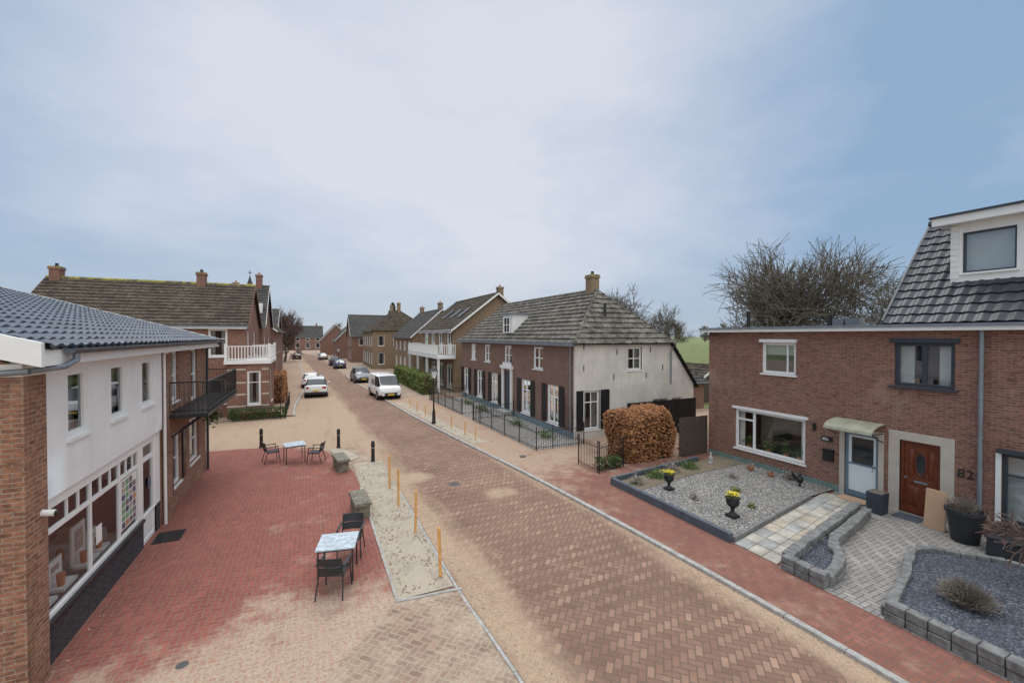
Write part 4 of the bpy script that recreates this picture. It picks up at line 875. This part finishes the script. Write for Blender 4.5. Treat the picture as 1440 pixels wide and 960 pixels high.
# ------------------------------------------------------------------ hedges
def hedge(name, x0, x1, y0, y1, h, mat, n, size, rad=.35, z0=.06):
    A = Asm(name, ((x0+x1)/2, (y0+y1)/2, 0)); i = .16
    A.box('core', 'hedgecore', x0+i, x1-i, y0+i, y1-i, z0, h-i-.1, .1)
    cx, cy = (x0+x1)/2, (y0+y1)/2; hx, hy = (x1-x0)/2, (y1-y0)/2
    def smp():
        a = (x1-x0)*(y1-y0); b = (x1-x0)*(h-z0); c = (y1-y0)*(h-z0); t = rnd.random()*(a+2*b+2*c)
        u, v = rnd.uniform(-1,1), rnd.uniform(-1,1); d = abs(rnd.gauss(0,.05))
        if t < a: p = Vector((cx+u*hx, cy+v*hy, h-d))
        elif t < a+2*b: p = Vector((cx+u*hx, cy+rnd.choice((-1,1))*(hy-d), z0+(v+1)/2*(h-z0)))
        else: p = Vector((cx+rnd.choice((-1,1))*(hx-d), cy+v*hy, z0+(u+1)/2*(h-z0)))
        ex = max(0, abs(p.x-cx)-(hx-rad)); ey = max(0, abs(p.y-cy)-(hy-rad)); ez = max(0, p.z-(h-rad)); e = math.sqrt(ex*ex+ey*ey+ez*ez)
        if e > rad:
            k = rad/e; p.x = cx+math.copysign(abs(p.x-cx)-ex+ex*k, p.x-cx) if ex else p.x; p.y = cy+math.copysign(abs(p.y-cy)-ey+ey*k, p.y-cy) if ey else p.y
            if ez: p.z = h-rad+ez*k
        w = .07*math.sin(p.x*3.1+p.z*2)+.06*math.sin(p.y*4+p.z*3.3)+.05*math.sin(p.x*7+p.y*5)
        q = Vector((p.x-cx, p.y-cy, (p.z-h/2)*.8)).normalized(); return p+q*(w+rnd.gauss(0,.04))
    A.leaves('leaves', mat, smp, n, size); return A.finish()
hedge('beech_hedge', 11.4, 14.3, 13.6, 15.0, 2.15, 'beech', 15000, .055, .45)
hedge('green_hedge', 8.9, 10.0, 37.5, 52, 1.8, 'greenleaf', 7000, .1, .2)
hedge('low_hedge', -4.6, -1.6, 31.0, 31.5, .7, 'ivy', 1500, .06, .15)
hedge('beech_hedge', -3.0, -1.9, 37.5, 42.5, 2.3, 'beech', 4000, .08, .3)
hedge('low_hedge', 10.2, 11.2, 13.4, 13.8, .5, 'ivy', 600, .05, .12)
A = Asm('wooden_fence', (15.2,13.6,0))
for i in range(11): x = 14.35+i*.155; A.box('boards', 'wood', x, x+.145, 13.5, 13.53, .06, 1.75+rnd.uniform(-.01,.01))
for z in (.4, 1.4): A.box('rails', 'wood', 14.3, 16, 13.535, 13.58, z, z+.08)
A.finish()
A = Asm('wooden_fence', (17,16.5,0))
for i in range(24): x = 14.4+i*.2; A.box('boards', 'black', x, x+.18, 16.9, 16.94, .06, 1.9)
A.finish()

# ------------------------------------------------------------------ iron fences
def ironfence(name, pts, h, gap=.12, z0=.06, mat='black', tops=True):
    A = Asm(name, (pts[0][0], pts[0][1], z0))
    for (x0,y0), (x1,y1) in zip(pts[:-1], pts[1:]):
        L = math.hypot(x1-x0, y1-y0); n = max(1, int(L/gap))
        for z in (z0+.12, z0+h-.12): A.tube('rails', mat, [(x0,y0,z), (x1,y1,z)], .015, 5)
        for i in range(n+1):
            x = x0+(x1-x0)*i/n; y = y0+(y1-y0)*i/n; post = i % 14 == 0 or i == n
            A.cyl('posts' if post else 'pickets', mat, (x,y,z0), (x,y,z0+h+(.08 if post else 0)), .025 if post else .008, .025 if post else .008, 6 if post else 4)
            if post and tops: A.cyl('posts', mat, (x,y,z0+h+.08), (x,y,z0+h+.16), .035, .005, 6)
    return A.finish()
ironfence('iron_fence', [(11.9,17.1), (9.3,17.1), (9.1,24.9)], .95); ironfence('iron_fence', [(9.05,27.1), (8.8,34.5), (11.9,34.6)], .95)
ironfence('iron_fence', [(11.9,25.0), (9.1,25.0)], .95, .2); ironfence('iron_fence', [(11.9,27.0), (9.1,27.0)], .95, .2)
ironfence('iron_fence', [(9.9,13.2), (11.3,13.5)], 1.1, .1); ironfence('iron_gate', [(9.9,14.6), (9.9,13.3)], 1.1, .1)
ironfence('iron_fence', [(-5.5,30.8), (-1.5,30.8), (-1.5,37)], .9, .13, .0); ironfence('iron_fence', [(-1.7,37), (-2.2,48)], .9, .2, .05)
sheet('front_garden_paving', 'greypave', [(9.3,17.2), (11.95,17.2), (11.95,34.5), (8.9,34.5)], .07)
for y in (19., 22.4, 28., 31.):
    A = Asm('front_garden_shrub', (10.8,y,.07)); A.leaves('l', 'ivy', lambda: (10.9+rnd.gauss(0,.2), y+rnd.gauss(0,.35), .1+abs(rnd.gauss(0,.2))), 250, .05); A.finish(single=True)

# ------------------------------------------------------------------ street furniture
def bollard(x, y):
    A = Asm('bollard', (x,y,0)); A.lathe('post', 'black', (x,y,0), [(.1,0), (.1,.06), (.075,.08), (.07,.68), (.085,.7), (.085,.74), (.07,.76), (.075,.85), (.05,.9), (0,.92)], 14)
    A.cyl('band', 'rim', (x,y,.6), (x,y,.64), .074, .074, 14); A.finish()
for x, y in ((2.33,18.6), (1.16,21.7), (-2.15,23.3)): bollard(x, y)
def stake(x, y, h, r=.035):
    A = Asm('wooden_stake', (x,y,0)); t = (rnd.uniform(-.03,.03), rnd.uniform(-.03,.03)); A.cyl('s', 'orange', (x,y,0), (x+t[0],y+t[1],h), r, r, 10); A.cyl('s', 'orange', (x+t[0],y+t[1],h), (x+t[0],y+t[1],h+.03), r, r*.5, 10); A.finish(single=True)
for x, y in ((2.54,9.05), (2.5,11.35), (2.43,13.4), (2.44,15.1)): stake(x, y, 1.15+rnd.uniform(-.08,.05))
for y in (20.2, 21.5, 23.3, 25.8, 27.6, 29.5, 31.2): stake(curve_x(KR, y)+.75, y, .75, .03)
def stonebench(x, y, a):
    A = Asm('stone_block_seat', (x,y,0)); A.M = Matrix.Translation((x,y,0)) @ Matrix.Rotation(R(a), 4, 'Z')
    A.box('s', 'mossblock', -.2, .2, -.5, -.1, .0, .395); A.box('s', 'mossblock', -.2, .2, .1, .5, .0, .395); A.box('s', 'mossblock', -.24, .24, -.6, .6, .4, .52); A.box('s', 'stoneblock', -.18, .18, -.08, .08, 0, .38); A.finish(.025, True)
stonebench(1.3, 13.4, 4); stonebench(1.05, 18.2, 8)
def lamp(x, y, h=3.5):
    A = Asm('street_lamp', (x,y,.06))
    A.lathe('post', 'black', (x,y,.06), [(.13,0), (.13,.1), (.1,.15), (.09,.7), (.06,.8), (.05,1.), (.045,h-.85), (.07,h-.83), (.07,h-.78), (.04,h-.74)], 12)
    A.tube('post', 'black', [(x-.3,y,h-.95), (x+.3,y,h-.95)], .015, 6)
    z = h-.72; A.hull('lantern', 'headlight', [(x-.1,y-.1,z), (x+.1,y-.1,z), (x+.1,y+.1,z), (x-.1,y+.1,z)], [(x-.18,y-.18,z+.42), (x+.18,y-.18,z+.42), (x+.18,y+.18,z+.42), (x-.18,y+.18,z+.42)])
    for sx in (-1,1):
        for sy in (-1,1): A.cyl('lantern_frame', 'black', (x+sx*.1,y+sy*.1,z), (x+sx*.185,y+sy*.185,z+.42), .015, .015, 5)
    A.hull('lantern_roof', 'black', [(x-.23,y-.23,z+.42), (x+.23,y-.23,z+.42), (x+.23,y+.23,z+.42), (x-.23,y+.23,z+.42)], [(x-.05,y-.05,z+.62), (x+.05,y-.05,z+.62), (x+.05,y+.05,z+.62), (x-.05,y+.05,z+.62)]); A.cyl('lantern_roof', 'black', (x,y,z+.62), (x,y,z+.75), .03, .01, 6); A.finish()
lamp(6.62, 25.0); lamp(4.0, 74)
def chair(x, y, a):
    A = Asm('terrace_chair', (x,y,0)); A.M = Matrix.Translation((x,y,.016)) @ Matrix.Rotation(R(a), 4, 'Z'); m = 'blackplastic'
    A.box('seat', m, -.23, .23, -.22, .24, .43, .455)
    for sx in (-1,1):
        A.tube('legs', m, [(sx*.27,.25,0), (sx*.25,.2,.43), (sx*.27,.16,.66)], .016, 6); A.tube('legs', m, [(sx*.27,-.33,0), (sx*.24,-.22,.43), (sx*.23,-.31,.84)], .016, 6)
        A.box('armrests', m, sx*.27-.025, sx*.27+.025, -.26, .2, .655, .68); A.tube('legs', m, [(sx*.25,-.2,.42), (sx*.25,.2,.42)], .012, 6)
    n = 7
    for i in range(n):
        t0 = -1+2*i/n; t1 = -1+2*(i+1)/n; f = lambda t: -.30-.05*(1-t*t)
        for z0, z1, o in ((.5,.66,0), (.68,.86,-.035)):
            A.hull('backrest', m, [(t0*.24,f(t0)+.04+o,z0), (t1*.24,f(t1)+.04+o,z0), (t1*.24,f(t1)+.06+o,z0), (t0*.24,f(t0)+.06+o,z0)], [(t0*.24,f(t0)+o,z1), (t1*.24,f(t1)+o,z1), (t1*.24,f(t1)+.02+o,z1), (t0*.24,f(t0)+.02+o,z1)])
    A.finish()
def table(x, y, a):
    A = Asm('terrace_table', (x,y,0)); A.M = Matrix.Translation((x,y,.016)) @ Matrix.Rotation(R(a), 4, 'Z')
    for j in range(4): A.box('top', 'tabletop', -.4, .4, -.4+j*.2, -.4+(j+1)*.2-.006, .72, .75)
    A.box('frame', 'blackplastic', -.36, .36, -.36, -.33, .68, .718); A.box('frame', 'blackplastic', -.36, .36, .33, .36, .68, .718); A.box('frame', 'blackplastic', -.36, -.33, -.33, .33, .68, .718); A.box('frame', 'blackplastic', .33, .36, -.33, .33, .68, .718)
    for sx in (-1,1):
        for sy in (-1,1): A.cyl('legs', 'blackplastic', (sx*.35,sy*.35,0), (sx*.345,sy*.345,.7), .017, .017, 8)
    A.finish(.003)
table(.52, 10.15, -12); chair(.42, 9.5, -22); chair(.85, 10.95, 165)
table(-.65, 20.1, 10); chair(-1.5, 20.5, -75); chair(.15, 19.6, 70)

# ------------------------------------------------------------------ cars
def car(name, x, y, a, paint, kind='suv'):
    A = Asm(name, (x,y,0)); A.M = Matrix.Translation((x,y,.014)) @ Matrix.Rotation(R(a), 4, 'Z')   # front +y
    if kind == 'suv': L, W, st = 4.5, 1.85, [(-2.25,.80,.45,.8,.82,.7,'b'), (-2.2,.88,.3,.95,1.0,.72,'b'), (-2.08,.9,.28,1.0,1.08,.7,'w'), (-1.75,.92,.27,1.02,1.56,.62,'g'), (-.75,.925,.26,1.0,1.64,.66,'p'), (-.66,.925,.26,1.0,1.64,.66,'g'), (.3,.925,.26,.99,1.62,.65,'w'), (1.05,.92,.26,1.0,1.04,.7,'b'), (1.8,.9,.27,.92,.96,.66,'b'), (2.15,.84,.3,.8,.83,.6,'b'), (2.25,.74,.42,.6,.65,.5,'e')]
    elif kind == 'van': L, W, st = 4.9, 1.9, [(-2.45,.86,.4,1.0,1.85,.8,'b'), (-2.4,.92,.3,1.05,1.93,.82,'b'), (-1.0,.95,.28,1.05,1.97,.83,'b'), (.15,.95,.28,1.05,1.96,.82,'p'), (.25,.95,.28,1.05,1.96,.82,'g'), (1.1,.95,.28,1.04,1.9,.76,'w'), (1.85,.93,.28,1.08,1.14,.72,'b'), (2.3,.88,.3,.95,1.0,.62,'b'), (2.42,.78,.4,.7,.75,.5,'e')]
    else: L, W, st = 4.2, 1.75, [(-2.1,.76,.42,.75,.78,.6,'b'), (-2.05,.84,.28,.9,.95,.66,'b'), (-1.95,.86,.26,.93,1.0,.66,'w'), (-1.5,.87,.25,.94,1.4,.56,'g'), (-.6,.875,.24,.92,1.47,.6,'p'), (-.52,.875,.24,.92,1.47,.6,'g'), (.25,.875,.24,.9,1.44,.6,'w'), (1.05,.87,.24,.92,.96,.66,'b'), (1.75,.84,.25,.82,.86,.6,'b'), (2.05,.76,.3,.66,.7,.5,'b'), (2.1,.66,.42,.55,.58,.45,'e')]
    def prof(s):
        y_, w, zb, zt, zr, wr, _ = s; h = [(w*.9,zb), (w,zb+.12), (w*1.0,(zb+zt)/2), (w*.97,zt-.04), (w*.94,zt), (wr,zr-.05*(zr-zt>.2)), (wr*.86,zr), (0,zr+.02)]
        return [(px,y_,pz) for px,pz in h]+[(-px,y_,pz) for px,pz in h[-2::-1]]
    P = [prof(s) for s in st]; N = len(P[0])
    for k in range(len(P)-1):
        md = st[k][6]
        for i in range(N-1):
            ii = i if i < N//2 else N-2-i
            m = paint
            if ii == 4 and md in 'gw': m = 'carglass'
            if ii in (5,6) and md == 'w': m = 'carglass'
            if ii == 0: m = 'blackplastic'
            q = [P[k][i], P[k+1][i], P[k+1][i+1], P[k][i+1]]; A.face('body', m, q)
        A.face('body', 'blackplastic', [P[k][0], P[k][-1], P[k+1][-1], P[k+1][0]])
    A.face('body', paint, P[0]); A.face('body', paint, P[-1][::-1])
    if kind == 'van': A.box('rear_window', 'carglass', -.6, .6, -2.47, -2.44, 1.15, 1.65); A.box('side_window', 'carglass', .9, .93, -.9, .0, 1.15, 1.6)
    wr_ = .34; wb = L*.3
    for sx in (-1,1):
        for yy in (-wb, wb):
            A.cyl('wheels', 'tire', (sx*(W/2-.22),yy,wr_), (sx*(W/2+.012),yy,wr_), wr_, wr_, 18); A.cyl('wheels', 'rim', (sx*(W/2+.012),yy,wr_), (sx*(W/2+.02),yy,wr_), wr_*.62, wr_*.55, 14)
            A.cyl('wheel_arches', 'blackplastic', (sx*(W/2-.3),yy,wr_+.02), (sx*(W/2+.004),yy,wr_+.02), wr_+.07, wr_+.07, 18)
        A.box('tail_lights', 'redlight', sx*(W/2-.3)-.13, sx*(W/2-.3)+.13+.04*sx, -L/2-.012, -L/2+.16, .78 if kind != 'van' else .9, .95 if kind != 'van' else 1.4)
        A.box('headlights', 'headlight', sx*(W/2-.32)-.14, sx*(W/2-.32)+.14, L/2-.18, L/2+.0, .62, .78)
        A.box('mirrors', paint, sx*(W/2+.08)-.08, sx*(W/2+.08)+.08, .75, .9, .98, 1.12)
    A.box('bumper', 'blackplastic', -.7, .7, -L/2-.04, -L/2+.1, .3, .5); A.box('grille', 'blackplastic', -.5, .5, L/2-.06, L/2+.02, .4, .62)
    A.box('number_plate', 'plate', -.26, .26, -L/2-.055, -L/2-.04, .56, .67); A.box('number_plate', 'plate', -.26, .26, L/2+.02, L/2+.03, .42, .53)
    A.finish(.012)
car('parked_suv', .45, 42.2, -2, 'carwhite'); car('parked_car', .0, 49.2, 0, 'carwhite', 'hatch')
car('parked_van', 5.75, 38.2, 184, 'carwhite', 'van')
car('parked_car', 5.2, 52, 183, 'cargrey', 'suv'); car('parked_car', 4.2, 75, 2, 'carblue', 'hatch'); car('parked_car', 3.9, 83, 2, 'cardark', 'suv')
car('parked_car', 2.4, 104, 4, 'carsilver', 'hatch'); car('parked_car', -2.9, 108, 4, 'cardark', 'hatch')

# ------------------------------------------------------------------ trees
def limb(A, p, d, L, r, lvl, maxl, rg, o):
    n = 4 if lvl < 3 else 3; sides = (8,6,5,4,3,3,3,3)[lvl]; seg = L/n; rr = r
    for i in range(n):
        d = (d+Vector((rg.gauss(0,o['wig']), rg.gauss(0,o['wig']), rg.gauss(0,o['wig'])+o['grav']))).normalized(); q = p+d*seg; r1 = max(r*(1-.5*(i+1)/n), o['rmin']*.7)
        A.cyl('branches' if lvl >= 3 else 'wood', o['tw'] if lvl >= 3 else o['mat'], p, q, rr, r1, sides, False); p = q; rr = r1
        if lvl < maxl and (i > 0 or lvl > 0):
            last = i == n-1
            k = rg.randint(*o['kids']) if last else (1 if rg.random() < o['side'] else 0)
            for _ in range(k):
                ax = d.orthogonal().normalized(); ax.rotate(Matrix.Rotation(rg.uniform(0,2*math.pi), 3, d)); nd = d.copy(); nd.rotate(Matrix.Rotation(R(rg.uniform(*o['ang'])), 3, ax))
                limb(A, p, nd, L*o['shrink']*rg.uniform(.75,1.2), max(rr*(.78 if last else .55), o['rmin']), lvl+1, maxl, rg, o)
def tree(name, x, y, h, seed, maxl=5, r=.35, z0=0., trunk=.3, wx=1., **kw):
    o = dict(mat='bark', tw='barklight', wig=.2, grav=.04, kids=(2,3), side=.8, ang=(20,50), shrink=.72, rmin=.012); o.update(kw)
    rg = random.Random(seed); A = Asm(name, (x,y,z0)); A.nomerge |= {'branches'}
    limb(A, Vector((x,y,z0)), Vector((0,0,1)), h*trunk, r, 0, maxl, rg, o)
    vs = [v for p in A.parts.values() for v in p['v']]
    k = h/(max(v.z for v in vs)-z0)
    xm = sum(v.x for v in vs)/len(vs)-x; ym = sum(v.y for v in vs)/len(vs)-y
    rs = sorted(math.hypot(v.x-x-xm, v.y-y-ym) for v in vs); kx = wx*h*.45/rs[int(len(rs)*.96)]
    for p in A.parts.values():
        out = []
        for v in p['v']:
            t = min(1, (v.z-z0)*k/(h*.4)); out.append(Vector((x+(v.x-x-xm*t)*kx, y+(v.y-y-ym*t)*kx, z0+(v.z-z0)*k)))
        p['v'] = out
    return A.finish()
tree('bare_tree', 37, 22, 13.9, 23, 5, r=.5, kids=(3,4), side=.9, ang=(22,58), wig=.13, grav=.02, rmin=.02, wx=1.05, trunk=.22, shrink=.8)
tree('bare_tree', 50.5, 20.5, 12.8, 5, 5, r=.42, kids=(2,3), wig=.14, rmin=.02, wx=.85, shrink=.8, trunk=.25)
tree('bare_tree', 41, 50, 13., 8, 5, r=.4, kids=(3,3), rmin=.022, wx=.95, shrink=.78, trunk=.25)
tree('bare_tree', 57, 58, 11.5, 9, 5, r=.4, kids=(3,3), rmin=.025, wx=1.0, shrink=.78, trunk=.25)
tree('bare_tree', -5.6, 92, 11.3, 21, 5, r=.35, tw='barkred', kids=(3,4), ang=(15,40), rmin=.035, wx=.7)
tree('bare_tree', -4.8, 98, 10, 22, 5, r=.35, tw='barkred', kids=(3,4), ang=(15,40), rmin=.035, wx=.7)
tree('garden_shrub', 13.3, 3.15, 1.9, 31, 4, r=.022, kids=(2,3), ang=(20,50), z0=.16, trunk=.12, tw='barkred', mat='barkred', rmin=.005, wx=.9)
A = Asm('pine_tree', (17,100,0)); A.cyl('trunk', 'bark', (17,100,0), (17,100,12), .25, .05, 8)
def csm():
    t = rnd.random(); z = 5+7.8*t; r = (1-t)*2.6+.3; a = rnd.uniform(0,6.28); q = r*math.sqrt(rnd.random())*(1 if int(z*1.6) % 2 else .7); return (17+q*math.cos(a), 100+q*math.sin(a), z-q*.25)
A.leaves('needles', 'darkgreen', csm, 3500, .22); A.finish()
A = Asm('distant_treeline'); A.nomerge.add('t'); rg = random.Random(3)
def dtree(x, y, h, z0=0, f=1.):
    A.cyl('t', 'bark', (x,y,z0), (x,y,z0+h*.5), .25, .12, 5, False)
    for _ in range(150):
        a = rg.uniform(0,6.28); t = rg.random(); z = z0+h*(.2+.6*t); r = h*.3*math.sin(math.pi*min(1,t*.9+.1))
        p = Vector((x+rg.gauss(0,.4)*r, y+rg.gauss(0,.4)*r, z)); d = Vector((math.cos(a), math.sin(a), rg.uniform(.3,1.2))).normalized()*h*rg.uniform(.08,.2)
        A.cyl('t', 'barkred' if rg.random() < .4 else 'barklight', p, p+d, .09*f, .03*f, 3, False)
for i in range(26): dtree(rg.uniform(-45,30), rg.uniform(190,250), rg.uniform(9,13))
for i in range(14): dtree(rg.uniform(-40,-14), rg.uniform(100,160), rg.uniform(8,10))
for i in range(14): dtree(rg.uniform(18,45), rg.uniform(110,170), rg.uniform(9,12))
for i in range(60):
    a = R(rg.uniform(35,75)); q = rg.uniform(250,480); dtree(q*math.sin(a), q*math.cos(a), rg.uniform(8,14), 0, 3.)
A.finish(single=True)

# ------------------------------------------------------------------ world & sun
w = bpy.data.worlds.new('World'); SC.world = w; w.use_nodes = True; nt = w.node_tree; nt.nodes.clear()
out = nt.nodes.new('ShaderNodeOutputWorld')
sun_az = R(5); sun_el = R(60)
sky = nt.nodes.new('ShaderNodeTexSky'); sky.sky_type = 'NISHITA'; sky.sun_disc = False; sky.sun_elevation = sun_el; sky.sun_rotation = sun_az; sky.air_density = 1.; sky.dust_density = .5
b1 = nt.nodes.new('ShaderNodeBackground'); nt.links.new(sky.outputs[0], b1.inputs[0]); b1.inputs[1].default_value = .1
tc = nt.nodes.new('ShaderNodeTexCoord'); v = tc.outputs['Generated']; s = sep(nt, v)
def dot(vec):
    n = nt.nodes.new('ShaderNodeVectorMath'); n.operation = 'DOT_PRODUCT'; nt.links.new(v, n.inputs[0]); n.inputs[1].default_value = vec; return n.outputs['Value']
zz = mth(nt, 'ADD', mth(nt, 'MAXIMUM', s[2], 0.), .3)
cv = comb(nt, mth(nt, 'DIVIDE', s[0], zz), mth(nt, 'DIVIDE', s[1], zz), mth(nt, 'MULTIPLY', s[2], 2.))
n1 = noise(nt, cv, 1.5, 6, .58); n2 = noise(nt, cv, .5, 4, .55)
glow = mrange(nt, dot((.26,.82,.51)), .60, 1.02, 0, 1)
f = mth(nt, 'ADD', mth(nt, 'ADD', mth(nt, 'MULTIPLY', glow, .9), mth(nt, 'MULTIPLY', mth(nt, 'SUBTRACT', n1, .5), 1.2)), mth(nt, 'MULTIPLY', mth(nt, 'SUBTRACT', n2, .5), 1.2), clamp=True)
c = mix(nt, f, (.29,.43,.62), (.72,.75,.83))
hz = mrange(nt, s[2], 0., .22, 1, 0)
c = mix(nt, mth(nt, 'MULTIPLY', hz, .55), c, (.42,.51,.61))
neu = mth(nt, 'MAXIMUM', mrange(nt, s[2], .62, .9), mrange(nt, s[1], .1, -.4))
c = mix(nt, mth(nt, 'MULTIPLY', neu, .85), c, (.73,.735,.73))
c = mix(nt, mrange(nt, s[2], -.05, 0.), (.25,.22,.18), c)
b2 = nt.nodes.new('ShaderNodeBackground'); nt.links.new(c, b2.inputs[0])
zen = mrange(nt, s[2], .62, .9, 1., 2.5); beh = mrange(nt, s[1], .1, -.5, 1., 1.7)  # sky boosted out of view, overhead and behind camera, to light the scene
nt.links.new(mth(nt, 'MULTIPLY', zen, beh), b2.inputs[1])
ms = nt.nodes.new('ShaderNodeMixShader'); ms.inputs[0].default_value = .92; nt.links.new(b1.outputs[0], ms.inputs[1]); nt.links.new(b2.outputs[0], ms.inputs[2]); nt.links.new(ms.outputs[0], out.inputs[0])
ld = bpy.data.lights.new('sun', 'SUN'); ld.energy = .9; ld.angle = R(25); ld.color = (1,.96,.91); lo = bpy.data.objects.new('sun', ld); SC.collection.objects.link(lo)
el = sun_el; d = Vector((math.sin(sun_az)*math.cos(el), math.cos(sun_az)*math.cos(el), math.sin(el))); lo.rotation_euler = d.to_track_quat('Z', 'Y').to_euler(); lo.location = (0,0,40)

# ------------------------------------------------------------------ camera
cd = bpy.data.cameras.new('camera'); cd.lens = 15; cd.sensor_width = 36; cd.clip_start = .05; cd.clip_end = 4000
co = bpy.data.objects.new('camera', cd); SC.collection.objects.link(co); co.location = (0,0,5.3); co.rotation_euler = (R(90-.76), 0, R(-25.25)); SC.camera = co
SC.view_settings.view_transform = 'Standard'; SC.view_settings.look = 'None'; SC.view_settings.exposure = 0
print('faces', sum(len(o.data.polygons) for o in SC.objects if o.type == 'MESH'))
